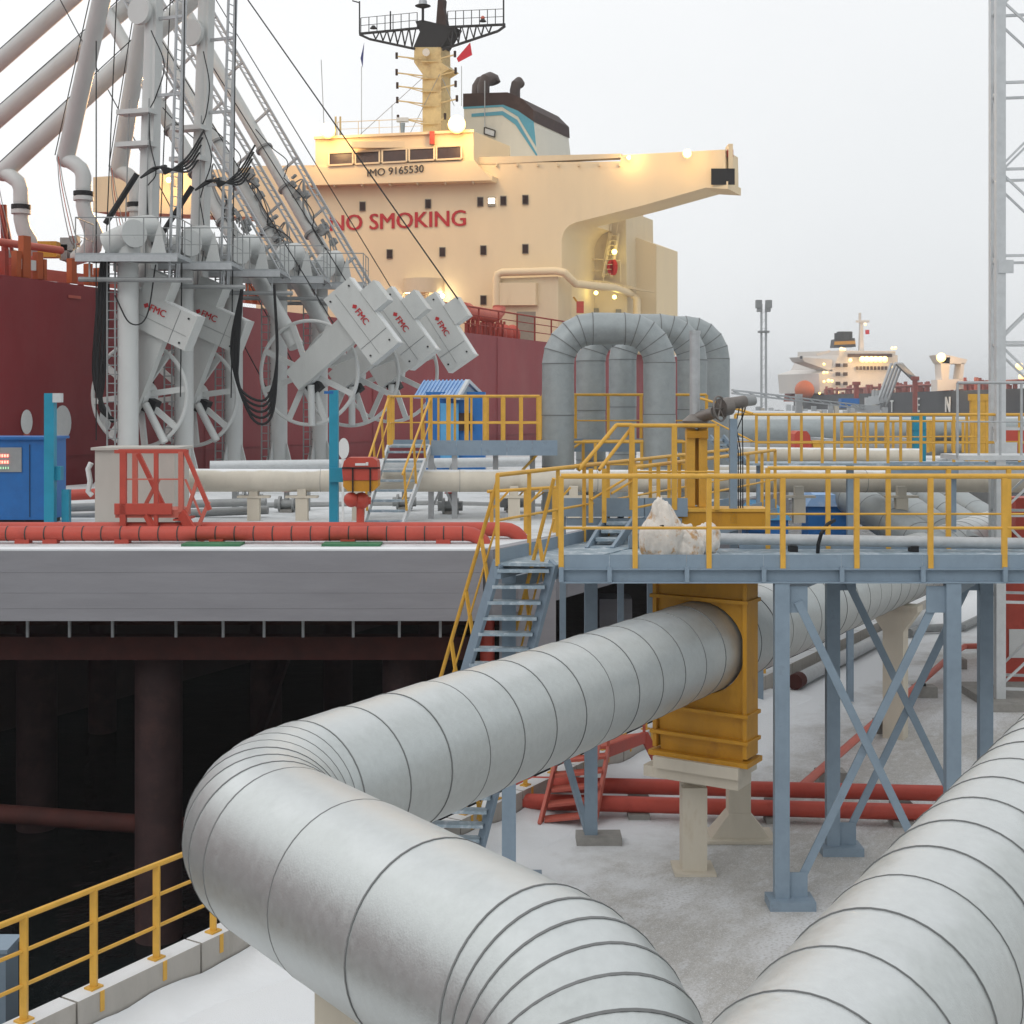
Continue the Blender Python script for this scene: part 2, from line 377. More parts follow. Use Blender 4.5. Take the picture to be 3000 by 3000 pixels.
# ================================================================ SETTING
from mathutils import noise
LK = -11.56                                     # lateral offset of the kerb line
def qp(s, n, z=0.0): p = D * s + N * n; return V((p.x, p.y, z))      # quay coordinates: along, across
def ground_mat():
    m = mat('ground', (.45, .435, .41), .8, 0, .12, 5, .35, 60)
    n, l = m.node_tree.nodes, m.node_tree.links; b = n['Principled BSDF']; c0 = b.inputs['Base Color'].links[0].from_socket
    g = n.new('ShaderNodeNewGeometry'); mp = n.new('ShaderNodeMapping'); l.new(g.outputs['Position'], mp.inputs[0])
    mp.inputs['Rotation'].default_value = (0, 0, R(-58)); mp.inputs['Scale'].default_value = (1, 1, 1)
    c = c0
    for sc, st, lo, hi, amt, col in ((.28, (1, 1.7, 1), .47, .60, .75, (.74, .75, .77)), (1.7, (1, 2.2, 1), .52, .66, .6, (.66, .675, .69)), (.5, (1.4, 1, 1), .58, .70, .7, (.33, .295, .24)), (9, (1, 1, 1), .52, .66, .5, (.66, .66, .67)), (24, (1, 1, 1), .50, .58, .6, (.36, .345, .32)), (48, (1, 1, 1), .52, .60, .65, (.78, .78, .79))):
        mq = n.new('ShaderNodeMapping'); mq.inputs['Scale'].default_value = st; l.new(mp.outputs[0], mq.inputs[0])
        t = n.new('ShaderNodeTexNoise'); t.inputs['Scale'].default_value = sc; t.inputs['Detail'].default_value = 10; t.inputs['Roughness'].default_value = .68; l.new(mq.outputs[0], t.inputs['Vector'])
        r = n.new('ShaderNodeMapRange'); l.new(t.outputs[0], r.inputs['Value']); r.inputs['From Min'].default_value = lo; r.inputs['From Max'].default_value = hi; r.inputs['To Max'].default_value = amt
        x = n.new('ShaderNodeMix'); x.data_type = 'RGBA'; l.new(r.outputs[0], x.inputs['Factor']); l.new(c, x.inputs['A']); x.inputs['B'].default_value = col + (1,); c = x.outputs['Result']
    # old snow lies thicker towards the kerb
    dp = n.new('ShaderNodeVectorMath'); dp.operation = 'DOT_PRODUCT'; l.new(g.outputs['Position'], dp.inputs[0]); dp.inputs[1].default_value = N
    t = n.new('ShaderNodeTexNoise'); t.inputs['Scale'].default_value = .55; t.inputs['Detail'].default_value = 9; t.inputs['Roughness'].default_value = .65; l.new(g.outputs['Position'], t.inputs['Vector'])
    ma = n.new('ShaderNodeMath'); ma.operation = 'MULTIPLY_ADD'; ma.inputs[1].default_value = -6.0; l.new(t.outputs[0], ma.inputs[0]); l.new(dp.outputs['Value'], ma.inputs[2])
    r = n.new('ShaderNodeMapRange'); l.new(ma.outputs[0], r.inputs['Value']); r.inputs['From Min'].default_value = LK + .5; r.inputs['From Max'].default_value = LK - 1.3; r.inputs['To Max'].default_value = .95
    x = n.new('ShaderNodeMix'); x.data_type = 'RGBA'; l.new(r.outputs[0], x.inputs['Factor']); l.new(c, x.inputs['A']); x.inputs['B'].default_value = (.80, .82, .84, 1); c = x.outputs['Result']
    l.new(c, b.inputs['Base Color'])
ground_mat()
def water_mat():
    m = mat('water', (.010, .014, .015), .12, 0, .2, 1)
    n, l = m.node_tree.nodes, m.node_tree.links; b = n['Principled BSDF']
    t = n.new('ShaderNodeTexNoise'); t.inputs['Scale'].default_value = 1.2; t.inputs['Detail'].default_value = 5
    g = n.new('ShaderNodeNewGeometry'); l.new(g.outputs['Position'], t.inputs['Vector'])
    bp = n.new('ShaderNodeBump'); bp.inputs['Strength'].default_value = .35; bp.inputs['Distance'].default_value = .15; l.new(t.outputs[0], bp.inputs['Height']); l.new(bp.outputs[0], b.inputs['Normal'])
water_mat()
struct(MB().add([(-3000, -300, -4), (3000, -300, -4), (3000, 2400, -4), (-3000, 2400, -4)], [(0, 1, 2, 3)]).build('water', 'water'))
nv = [LK + .1 + x for x in (0, 2, 5, 9, 14, 22, 35, 60, 110, 200, 330)]; sv = [-12, 0, 6, 12, 18, 24, 32, 45, 60, 90, 140, 220, 340]
mb = MB(); mb.add([qp(s, n) for s in sv for n in nv], [(i * len(nv) + j, i * len(nv) + j + 1, (i + 1) * len(nv) + j + 1, (i + 1) * len(nv) + j) for i in range(len(sv) - 1) for j in range(len(nv) - 1)])
struct(mb.build('quay_ground', 'ground', smooth=0))
qw = struct(MB().add([qp(-12, LK - .3, -6), qp(340, LK - .3, -6), qp(340, LK + .12, -6), qp(-12, LK + .12, -6), qp(-12, LK - .3, -.03), qp(340, LK - .3, -.03), qp(340, LK + .12, -.03), qp(-12, LK + .12, -.03)], [(0, 3, 2, 1), (4, 5, 6, 7), (0, 1, 5, 4), (1, 2, 6, 5), (2, 3, 7, 6), (3, 0, 4, 7)]).build('quay_wall', 'pilebrown'))
# snow bank piled against the kerb
mb = MB(); ns, nn = 150, 22; vs = []
for i in range(ns + 1):
    s = 6 + i * .16
    for j in range(nn + 1):
        d = j / nn; n_ = LK + .15 + d * (1.0 + .6 * noise.noise(V((s * .5, 1.7, 0))))
        k = noise.noise(V((s * .55, n_ * .7, 3.1))) ; k2 = noise.noise(V((s * 2.3, n_ * 2.3, 8.0)))
        h = .20 * (1 - d) ** 1.3 * (.75 + .9 * k) + .035 * k2 * (1 - d) - .02 * (d > .98)
        vs.append(qp(s, n_, h if j < nn else -.03))
mb.add(vs, [(i * (nn + 1) + j, i * (nn + 1) + j + 1, (i + 1) * (nn + 1) + j + 1, (i + 1) * (nn + 1) + j) for i in range(ns) for j in range(nn)])
o = mb.build('snow_bank', 'snow', smooth=180); o['kind'] = 'stuff'; o['label'] = 'white snow bank piled against the concrete kerb'; o['category'] = 'snow'
# kerb with its handrail
kt = thing('kerb_railing', 'yellow two-bar handrail standing on the pale concrete quay kerb', 'railing', qp(14, LK))
k0 = None; L = 1.83
for i in range(-5, 20):
    s = 14.2 + i * L
    if k0 is None: k0 = MB().box(qp(s, LK, .2), (L - .03, .26, .44), (D, N, Z)).build('kerb_block', 'kerb', kt); s0 = s
    else: dup(k0, D * (s - s0))
railing(kt, [qp(4.5, LK, .42), qp(30, LK, .42)], 1.08, .92, mids=(.34, .67), pw=.075, rr=.034)
g0 = None
for i in range(28):
    p = qp(4.5 + i * 25.5 / 28, LK + .137, .31)
    if g0 is None: g0 = bx('bracket', 'yellow', kt, p, (.055, .012, .22), (D, N, Z)); gp_ = p
    else: dup(g0, p - gp_)
p0 = None
for i in range(28):
    p = qp(4.5 + i * 25.5 / 28, LK, .43)
    if p0 is None: p0 = bx('base_plate', 'yellow', kt, p, (.16, .13, .02), (D, N, Z)); pp = p
    else: dup(p0, p - pp)
# steel post and grey box in the corner beyond the kerb
t = thing('mooring_cabinet', 'blue-grey steel cabinet standing below the quay railing beyond the kerb', 'cabinet', P(-4, 1000, 15.5))
bx('body', 'bluegrey', t, P(-14, 975, 15.6), (.62, .4, 1.25)); bx('lid', 'bluegrey', t, P(-14, 922, 15.6), (.68, .46, .05)); bx('plinth', 'pilebrown', t, P(-14, 1200, 15.6), (.5, .35, 4.2))

# ================================================================ LOADING PLATFORM over the water
DZ = 4.09
lp = thing('loading_platform', 'long concrete jetty deck with grey fascia on dark steel piles over black water', 'jetty', (-12, 25, 0))
poly = [(-26, 25.02), (-.55, 25.02), (48, 112), (16, 110), (-14.7, 44.9), (-24.2, 25.02)]
poly = [(-24.2, 25.03), (-.55, 25.03), (46, 112), (17, 112), (-14.7, 44.9)]
MB().prism([V((x, y, DZ - .35)) for x, y in poly], Z * .35).build('deck_slab', 'snowdeck' if 'snowdeck' in MATS else 'snow', lp)
for k, (za, zb_) in enumerate(((0, .40), (.403, .78), (.783, 1.07), (1.073, 1.30))):
    bx('fascia_course', 'concrete', lp, (-12.37, 24.86 + .003 * (k % 2), DZ - .01 - (za + zb_) / 2), (23.66, .3, zb_ - za))
MB().prism([V((-24, 24.71, DZ - .008)), V((-.56, 24.71, DZ - .008)), V((-.5, 25.1, DZ - .008)), V((-24, 25.1, DZ - .008))], Z * .03).build('snow_cap', 'snow', lp)
sd = V((46.55, 86.97, 0)).normalized(); sn = V((sd.y, -sd.x, 0))
for i in range(6):
    c = V((-.55, 25.03, DZ - .66)) + sd * (1.6 + i * 3.2) + sn * .1
    bx('side_panel', 'concrete', lp, c, (3.18, .22, 1.3), (sd, sn, Z))
bx('edge_beam', 'beamrust', lp, (-12.4, 26.1, 2.05), (23.2, .35, .45)); bx('edge_beam', 'beamrust', lp, (-12.0, 30.5, 2.0), (24, .35, .45))
h0 = None
for k, u in enumerate((27, 68, 110, 172, 218, 258, 296, 345, 390, 430)):
    p = P(u, 612, 25.35)
    if h0 is None: h0 = bx('hanger', 'pilebrown' if k % 2 else 'galv', lp, p + Z * .05, (.05, .05, .5)); hp = p
    else: dup(h0, p - hp)
for (u, Y, r) in ((155, 27.0, .47), (36, 34, .5), (395, 27.2, .45), (260, 38, .45), (-90, 27, .47), (330, 46, .5), (100, 44, .45), (425, 36, .45)):
    p = P(u, 640, Y); tub('pile', 'pilebrown', lp, (p.x, Y, -6), (p.x, Y, 2.0), r, n=20)
a, b = P(-60, 790, 27), P(155, 806, 27); tub('brace', 'beamrust', lp, a, b, .19, n=12)
a, b = P(155, 806, 27.1), P(400, 790, 27.2); tub('brace', 'beamrust', lp, a, b, .14, n=12)
bar('brace', 'pilebrown', lp, P(155, 1000, 27), P(280, 640, 38), .22)
for (u, v, w_, h_, Y) in ((515, 590, 1.1, 2.2, 26.3), (600, 610, .8, 2.6, 33), (700, 640, .8, 4, 45)):
    bx('pier', 'concrete', lp, P(u, v, Y) - Z * .6, (w_, .9, h_))
# added near-black sheet standing in for the shade under the deck
MB().prism([V((-26.5, 24.6, -4.3)), V((17, 112, -4.3)), V((17, 112, 3.7)), V((-26.5, 24.6, 3.7))], V((-.3, .15, 0))).build('shade_backing', 'blackbrown', lp, 0)
# ================================================================ PIPELINES ON THE QUAY
LAX = 3.35
def leg1(Y): return V((2.75 + .62 * (Y - 19), Y, LAX))
c1 = V((-2.30, 10.95, LAX)); dir2 = V((.6, -.8, 0)).normalized(); c2 = c1 + dir2 * 5.0
pl = thing('elbow_pipeline', 'fat silver clad pipeline that doubles back in a wide elbow over the kerb', 'pipeline', (c1.x, c1.y, 0))
ax = Axis([leg1(62), c1, c2, c2 + V((-.30, -.60, -.74)) * 4], [1.35, 1.3])
clad(pl, ax, .65, ax.bounds([.66, 0, 1.02, 0, .66], [0, 7, 0, 10, 0]), 'clad', 48, .006, .014)
for (p, hh) in ((c1 + dir2 * 1.75, 2.7),):
    bx('support_post', 'creampost', pl, (p.x, p.y, hh / 2 - .03), (.29, .29, hh + .03)); bx('base_plate', 'creampost', pl, (p.x, p.y, .02), (.6, .6, .05))
for Y in (27.2, 37, 48):
    p = leg1(Y); m = MB().box((p.x, p.y, 1.2), (.42, .36, 2.4), (N, D, Z)); m.hexa([p + N * a_ * w_ + D * b_ * .2 + Z * (zz - LAX) for (zz, w_) in ((2.2, .21), (2.62, .5)) for (a_, b_) in ((-1, -1), (1, -1), (1, 1), (-1, 1))])
    m.build('support_post', 'creampost', pl); bx('saddle', 'creampost', pl, p - Z * .68, (1.0, .4, .12), (N, D, Z))
rp_ = thing('straight_pipeline', 'fat silver pipeline with ring seams running straight towards the lattice mast', 'pipeline', qp(8, -1.93))
ax = Axis([qp(2.2, -1.93, 3.71), qp(62, -1.93, 3.71)], 1); clad(rp_, ax, .55, ax.bounds(.56), 'clad2', 48, .002, .007)
for s in (6, 16, 27, 40): bx('support_post', 'creampost', rp_, qp(s, -1.93, 1.58), (.4, .4, 3.16), (D, N, Z))
for k, s in enumerate((8.2, 8.8, 9.4)):
    pass
# yellow anchor frame and its cream pedestal
S = leg1(19)
an = thing('pipe_anchor_frame', 'ochre yellow steel anchor plate clamped round the silver pipeline on a cream trestle', 'pipe support', (S.x, S.y, 0))
m = MB()
for sg in (-1, 1): m.box(S + N * sg * .69 + Z * -.2, (.06, .42, 2.55), (N, D, Z))
m.build('side_flange', 'ochre', an)
for dd in (-.13, .13):
    mm = MB(); n_ = 32; vs = []; w2, z0, z1 = .66, 1.83, 4.42
    for i in range(n_):                                   # plate with the round hole for the pipe
        t_ = 2 * math.pi * i / n_; ci, si = math.cos(t_), math.sin(t_)
        k = min(w2 / abs(ci) if abs(ci) > 1e-6 else 9, ((z1 - LAX) if si > 0 else (LAX - z0)) / abs(si) if abs(si) > 1e-6 else 9)
        vs += [S + D * dd + N * (.655 * ci) + Z * (.655 * si), S + D * dd + N * (k * ci) + Z * (k * si)]
    mm.add(vs, [(2 * i, 2 * i + 1, 2 * ((i + 1) % n_) + 1, 2 * ((i + 1) % n_)) for i in range(n_)]); mm.build('web_plate', 'ochre', an, 0)
for z in (2.10, 2.47, 4.05, 4.36): MB().box(V((S.x, S.y, z)), (1.5, .5, .05), (N, D, Z)).build('rib', 'ochre', an)
MB().box(V((S.x, S.y, 1.80)), (1.52, .56, .07), (N, D, Z)).build('foot_plate', 'ochre', an)
bx('slide_plate', 'creampost', an, V((S.x, S.y, 1.69)), (1.3, .7, .16), (N, D, Z))
cc = S - N * .12
bx('cross_beam', 'creampost', an, V((cc.x, cc.y, 1.52)), (1.45, .5, .16), (N, D, Z)); 
f1, f2 = P(677, 848, 19.45), P(721, 815, 20.9); f1.z = f2.z = 0
bar('long_beam', 'creampost', an, V((f1.x, f1.y, 1.34)), V((f2.x, f2.y, 1.34)), .3, .2)
bx('column', 'creampost', an, f1 + Z * .62, (.36, .34, 1.24)); bx('column', 'creampost', an, f2 + Z * .75, (.34, .32, 1.5))
m = MB(); 
for zz0, w0, zz1, w1 in ((.05, .46, .42, .17),): m.hexa([f2 + V((a_ * w0, b_ * w0 * .5, zz0)) for a_, b_ in ((-1, -1), (1, -1), (1, 1), (-1, 1))] + [f2 + V((a_ * w1, b_ * w1, zz1)) for a_, b_ in ((-1, -1), (1, -1), (1, 1), (-1, 1))])
m.build('flare', 'creampost', an); bx('base_plate', 'creampost', an, f2 + Z * .03, (1.1, .7, .05)); bx('base_plate', 'creampost', an, f1 + Z * .02, (.6, .6, .04))

# red fire mains across the quay
for k, (v0, v1, dy) in enumerate(((769, 777, .0), (781, 791, -.42))):
    a, b = onz(492, v0 + 4, .16), onz(925, v1 + 6, .16); a.z = b.z = .30 - .09 * k
    t = thing('fire_main', ('red fire main lying across the snowy quay behind its twin', 'red fire main lying across the snowy quay in front of its twin')[k], 'pipe', (a.x, a.y, 0))
    m = MB().tube(a, b, .13, n=16); m.build('pipe', 'redpaint', t)
    for f in (.02, .31, .62, .9): q = a.lerp(b, f); bx('sleeper', 'block', t, V((q.x, q.y, .045)), (.35, .3, .16 if k == 0 else .09))
t = thing('branch_line', 'thin pale red pipe on concrete blocks leading off from the fire mains', 'pipe', onz(785, 770, 0))
q0, q1 = onz(783, 768, .32), onz(936, 634, .32)
MB().path([q0, q0.lerp(q1, .97), q1 + V((.25, .25, .03)), q1 + V((.6, .3, .03)), q1 + V((3.2, .3, .03))], .075, 10).build('pipe', 'redlight', t)
tub('drain_pipe', 'redpaint', t, q1 + V((.5, -.6, -.1)), q1 + V((3.2, -.7, -.1)), .035, n=8)
for f in (.10, .40, .665, .93):
    q = q0.lerp(q1, f); q.z = 0; bx('block', 'block', t, q + V((.10, 0, .12)), (.5, .36, .26)); bx('clamp', 'rubber', t, q + V((.05, 0, .27)), (.12, .14, .09))
# long grey pipes lying on the quay under the elbow pipeline
t = thing('ground_pipe', 'weathered grey pipe lying on the quay under the silver pipeline', 'pipe', onz(830, 660, 0))
tub('pipe', 'galv', t, onz(778, 665, .2) + Z * 0, onz(905, 600, .2), .17); tub('end_cap', 'beamrust', t, onz(776, 666, .2), onz(781, 663.5, .2), .19)
t = thing('ground_pipe', 'dark grey pipe elbow lying on the quay behind the walkway braces', 'pipe', onz(890, 620, 0))
MB().path([onz(888, 618, .15), onz(900, 614, .15), onz(940, 612, .15), onz(965, 600, .15)], .12, 10).build('pipe', 'armdark', t)
# inclined insulated pipes dropping from the jetty rack to the quay
for i, (u0, v0, u1, v1, Y0, Y1, rr) in enumerate(((800, 466, 925, 545, 36.5, 28.5, .44), (838, 466, 950, 540, 38, 30.5, .40), (868, 466, 975, 535, 40, 32.5, .40), (898, 466, 1000, 532, 42, 34.5, .40))):
    t = thing('sloping_pipe', ('wide grey pipe sloping down under the cream pipe, beside blue sheds', 'second grey pipe sloping down under the cream pipe, next to the widest', 'third grey pipe sloping down under the cream pipe', 'last grey sloping pipe under the cream pipe, nearest the lattice mast')[i], 'pipe', P(u1, v1, Y1), 'pipes sloping from the rack to the quay')
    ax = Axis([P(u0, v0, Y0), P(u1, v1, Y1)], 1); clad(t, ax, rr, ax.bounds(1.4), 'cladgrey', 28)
# red crossover steps over the fire mains
rs = thing('red_steps', 'small red steel crossover steps bridging the fire mains in the snow', 'steps', onz(560, 800, 0))
tl, tr, bl, br = P(568, 745, 22.9), P(612, 738, 22.4), onz(533, 800, .02), onz(575, 800, .02)
tl = P(545, 736, 22.45); tr = P(594, 731, 22.4); bl = onz(527, 806, .03); br = onz(581, 804, .03)
stair(rs, tl, tr, bl, br, 5, 'redlight', 'redlight', 'redlight', (0, 0), .9, .24, .05, .14)
e0, e1 = P(598, 733, 22.6), P(629, 718, 24.0)
MB().hexa([tl, tr, e1 + V((0, 0, 0)), e1 + (tl - tr), tl + Z * .05, tr + Z * .05, e1 + Z * .05, e1 + (tl - tr) + Z * .05]).build('landing', 'redlight', rs)
bar('edge_channel', 'redpaint', rs, tr - Z * .04, e1 - Z * .04, .06, .2)
bar('stringer', 'redpaint', rs, e1, e1 + V((.45, .35, -.9)), .05, .18)
for p in (tr, e1, tl): bar('rail_post', 'redlight', rs, p, p + Z * .95, .05)
bar('rail', 'redlight', rs, tr + Z * .95, e1 + Z * .95, .05); bar('rail', 'redlight', rs, br + Z * .9, tr + Z * .95, .05); bar('rail', 'redlight', rs, bl + Z * .9, tl + Z * .95, .05)

# ================================================================ FRONT WALKWAY
FZ = 4.58; YF, YB = 18.0, 20.3
x0 = P(548, 0, YF).x; x1 = 14.0
wa = thing('front_walkway', 'blue-grey steel walkway with yellow handrails on tall braced legs beside the silver pipeline', 'walkway', (6, 19, 0))
us = [595 - 76.5, 595, 670.5, 745.5, 821.6, 900.8, 980.8]; xs = [x0] + [(u - 500) / FK * YF for u in us[1:]]
while xs[-1] < x1: xs.append(xs[-1] + 1.09)
for a, b in zip(xs[:-1], xs[1:]):
    bx('toe_plate', 'bluegrey', wa, ((a + b) / 2, YF, FZ + .095), (b - a - .006, .012, .19)); 
    bx('web_panel', 'bluegrey', wa, ((a + b) / 2, YF + .05, FZ - .09), (b - a - .05, .02, .17))
s0 = None
for x in xs:
    if s0 is None: s0 = bx('stiffener', 'bluegrey', wa, (x, YF - .0, FZ - .075), (.06, .10, .2)); sx = x
    else: dup(s0, V((x - sx, 0, 0)))
bx('top_flange', 'bluegrey', wa, ((x0 + x1) / 2, YF + .03, FZ - .005), (x1 - x0, .13, .02)); bx('bottom_flange', 'bluegrey', wa, ((x0 + x1) / 2, YF + .03, FZ - .185), (x1 - x0, .14, .02))
bx('rear_beam', 'bluegrey', wa, ((x0 + x1) / 2, YB, FZ - .08), (x1 - x0, .1, .2)); bx('rear_toe_plate', 'bluegrey', wa, ((x0 + x1) / 2 + 1.4, YB, FZ + .10), (x1 - x0 - 2.8, .012, .16))
x = x0
while x < x1 - .5: bx('deck_plate', 'tread', wa, (x + .6, (YF + YB) / 2, FZ + .005), (1.19, YB - YF - .08, .03)); x += 1.2
railing(wa, [V((xs[0], YF, FZ)), V((xs[6], YF, FZ))], 1.25, 1.06, mids=(.44,), pw=.07, rr=.036)
railing(wa, [V((xs[6], YF, FZ)), V((x1, YF, FZ))], 1.25, 1.09, mids=(.44,), pw=.07, rr=.036, ends=(False, True))
railing(wa, [V((3.9, YB, FZ)), V((x1, YB, FZ))], 1.25, .95, mids=(.44,), pw=.07, rr=.03)
fl = {}
for nm, u, Y in (('a', 763, 18.04), ('b', 930, 18.04), ('c', 813, 20.2), ('d', 962, 20.2), ('e', 497, 18.9), ('f', 577, 20.7)):
    x = (u - 500) / FK * Y; fl[nm] = V((x, Y, 0)); zt = FZ - .2 if nm in 'abcd' else FZ - .12
    bx('leg', 'bluegrey', wa, (x, Y, zt / 2 + .05), (.20, .14, zt - .1)); bx('foot', 'block' if nm == 'f' else 'bluegrey', wa, (x + .12, Y, .06), (.62 if nm in 'abcd' else .7, .4, .13))
    if nm in 'abcd':
        sg = 1 if nm in 'ac' else -1
        for zz in (.28, zt - .22): bx('gusset', 'bluegrey', wa, (x + sg * .22, Y, zz), (.27, .02, .36))
for p, q in (('a', 'b'), ('c', 'd')):
    A_, B_ = fl[p], fl[q]; zt = FZ - .45
    bar('cross_brace', 'bluegrey', wa, A_ + V((.22, -.03, zt)), B_ + V((-.22, -.03, .25)), .03, .11); bar('cross_brace', 'bluegrey', wa, A_ + V((.22, .03, .25)), B_ + V((-.22, .03, zt)), .03, .11)
for p, q in (('a', 'c'), ('b', 'd'), ('e', 'f')): bar('cross_beam', 'bluegrey', wa, fl[p] + Z * (FZ - .3), fl[q] + Z * (FZ - .3), .1, .16)
bar('knee_brace', 'bluegrey', wa, fl['f'] + V((-.05, 0, .15)), fl['f'] + V((-.75, -.3, 2.6)), .09)
# landing arm running back along the berth
La = V((-.20, 18.32, FZ)); wl_ = .95; Ln = V((A.y, -A.x, 0))
bw = 11.5
MB().prism([La, La + A * bw, La + A * bw + Ln * wl_, La + Ln * wl_ + A * .3], Z * .04).build('landing_plate', 'tread', wa)
for off in (0, 1):
    q = La + Ln * (wl_ * off) + A * (.0 if off == 0 else 2.6); bar('landing_toe_plate', 'bluegrey', wa, q + Z * .12, La + Ln * (wl_ * off) + A * bw + Z * .12, .012, .2); bar('landing_beam', 'bluegrey', wa, q - Z * .08, La + Ln * (wl_ * off) + A * bw - Z * .08, .1, .2)
railing(wa, [La, La + A * bw], 1.25, 1.05, mids=(.5,), pw=.06, rr=.032)
railing(wa, [La + Ln * wl_ + A * 2.9, La + Ln * wl_ + A * bw], 1.25, 1.05, mids=(.5,), pw=.06, rr=.032)
for k in (5, 10): q = La + Ln * wl_ * .5 + A * k; bx('leg', 'bluegrey', wa, (q.x, q.y, (FZ + 2) / 2 - .15), (.15, .15, FZ - 2.2))
# long steep stair down to the quay
st_tl, st_tr = P(486.5, 549, 18.35), P(541, 549, 18.25); ft_r = onz(466, 839, 0); ft_l = ft_r + V((-1.0, .04, 0))
stair(wa, st_tl, st_tr, ft_l, ft_r, 20, rails=(1, 1), rh=1.15, depth=.2, sw=.06, sh=.17, nb=6)
# grey pipe lying along the walkway, hose on it
gp = thing('walkway_pipe', 'grey pipe lying along the back of the front walkway behind the handrail', 'pipe', (6, 20, FZ))
tub('pipe', 'galv', gp, P(696, 526, 19.9), P(1080, 532, 19.9), .085); 
for x in (4.2, 6.0, 8.1): bx('saddle', 'rubber', gp, (x, 19.9, FZ + .06), (.12, .16, .09))
tag(MB().path([P(815, 508, 19.7), P(808, 512, 19.6), P(802, 521, 19.55), P(799, 532, 19.6), P(798.5, 542, 19.7)], .028, 8).build('rubber_hose', 'rubber'), 'short black hose hanging over the grey walkway pipe', 'hose')
# tarpaulin wrapped valve
tp = thing('wrapped_valve', 'white plastic wrapped valve tied up with rusty stains on the walkway', 'wrapped valve', P(650, 547, 18.9))
def lump(c, rx, rz, seed, top=0):
    mb = MB(); mb.sphere(c, 1, 64, 44)
    for i, p in enumerate(mb.v):
        d = p - c; f = .95 + .20 * noise.noise(d * 1.3 + V((seed, 0, 0))) + .24 * abs(noise.noise(V((d.x * 3.2 + seed, d.y * 3.2, d.z * .7)))) + .05 * abs(noise.noise(d * 5.5 + V((seed, 2, 1))))
        tpz = 1 - .45 * max(0, d.z) * top; mb.v[i] = c + V((d.x * rx * f * tpz, d.y * rx * .85 * f * tpz, d.z * rz * f))
    return mb
lump(P(646, 520, 18.7), .29, .50, 2.0, 1).build('cover', 'tarp', tp, 75); lump(P(668, 532, 18.8), .26, .26, 7.0).build('cover', 'tarp', tp, 75); lump(P(690, 527, 19.4), .20, .24, 11.0).build('cover', 'tarp', tp, 75)
MB().ring(P(648, 514, 18.75), V((.1, .1, 1)), .24, .016, 24).build('tie_rope', 'rubber', tp); MB().ring(P(661, 531, 18.85), V((1, .2, .1)), .23, .014, 24).build('tie_rope', 'rubber', tp)
# ================================================================ MIDDLE GROUND
# crossover platform behind the front walkway
cz = 5.1; yc = 21.5
cp = thing('crossover_platform', 'raised blue-grey crossover platform with yellow rails beside the tall valve', 'platform', (2, 22, FZ))
xa, xb = P(547, 0, yc).x, P(672, 0, yc).x
bx('deck_plate', 'tread', cp, ((xa + xb) / 2, yc + .5, cz), (xb - xa, 1.0, .04)); bx('toe_plate', 'bluegrey', cp, ((xa + xb) / 2 - .35, yc - .01, cz + .04), (xb - xa - .7, .02, .3)); bx('toe_plate', 'bluegrey', cp, (xb - .36, yc - .01, cz + .04), (.70, .02, .3))
bx('side_beam', 'bluegrey', cp, ((xa + xb) / 2, yc + .04, cz - .2), (xb - xa - .2, .06, .12))
xr = P(602, 0, yc).x
railing(cp, [V((P(617, 0, yc).x, yc, cz)), V((P(700, 0, yc).x, yc, cz))], 1.36, .62, mids=(.45,), pw=.085, rr=.033)
tub('handrail', 'yellow', cp, P(602, 415, yc), P(617, 415, yc), .033, n=8)
tub('handrail', 'yellow', cp, P(602, 415, yc), P(565, 459, yc - .6), .033, n=8); tub('handrail', 'yellow', cp, P(616, 419, yc + .1), P(585, 459, yc - .5), .03, n=8)
tub('mid_rail', 'yellow', cp, P(620, 462, yc), P(577, 488, yc - .6), .02, n=8); tub('mid_rail', 'yellow', cp, P(624, 466, yc + .1), P(597, 482, yc - .4), .02, n=8)
stair(cp, P(592, 507, yc - .1), P(620, 507, yc - .1), P(573, 539, 20.2), P(598, 539, 20.2), 4, rails=(0, 0), sh=.16)
for u in (550, 607, 668): bx('leg', 'bluegrey', cp, (P(u, 0, yc).x, yc + .2, 3.6), (.1, .1, 3.0))
for u in (577, 590): bx('rail_post', 'yellow', cp, P(u, 484, yc - .55), (.07, .05, .85))
# gate valve with yellow yoke, gearbox and handwheel
gv = thing('gate_valve', 'tall gate valve with yellow yoke, grey stem tube and side handwheel', 'valve', P(680, 520, 21.9))
for u in (674, 686): bx('yoke', 'yellow', gv, P(u, 456, 21.9), (.14, .16, 1.3))
bx('yoke', 'ochre', gv, P(680, 456, 22.02), (.12, .1, 1.25)); bx('yoke_head', 'ochre', gv, P(680, 424, 21.9), (.34, .28, .12))
m = MB().tube(P(679, 418, 21.9), P(679, 411, 21.9), .20, .22, 20); m.tube(P(679, 411, 21.9), P(679, 404, 21.9), .22, .08, 20); m.build('gearbox', 'valve', gv)
tub('gearbox_neck', 'valve', gv, P(679, 409, 21.9), P(698, 403, 21.6), .1); tub('stem_tube', 'galv', gv, P(678.5, 405, 21.9), P(678.5, 324, 21.9), .085); tub('stem_cap', 'galv', gv, P(678.5, 326, 21.9), P(678.5, 323, 21.9), .095)
w0 = P(703, 399, 21.5); wd = V((.75, -.6, .12)).normalized(); h = MB().ring(w0, wd, .20, .018, 32)
_, e1_, e2_ = frame(wd)
for k in range(3): an_ = k * math.pi / 3; dd = (e1_ * math.cos(an_) + e2_ * math.sin(an_)) * .2; h.tube(w0 - dd, w0 + dd, .012, n=6)
h.build('handwheel', 'valve', gv); tub('motor', 'valve', gv, P(707, 395, 21.7), P(727, 392, 21.9), .10); tub('motor_cap', 'armdark', gv, P(727, 392, 21.9), P(736, 391, 22), .085)
tub('gear_flange', 'valve', gv, P(704, 398, 21.62), P(712, 396.5, 21.72), .15)
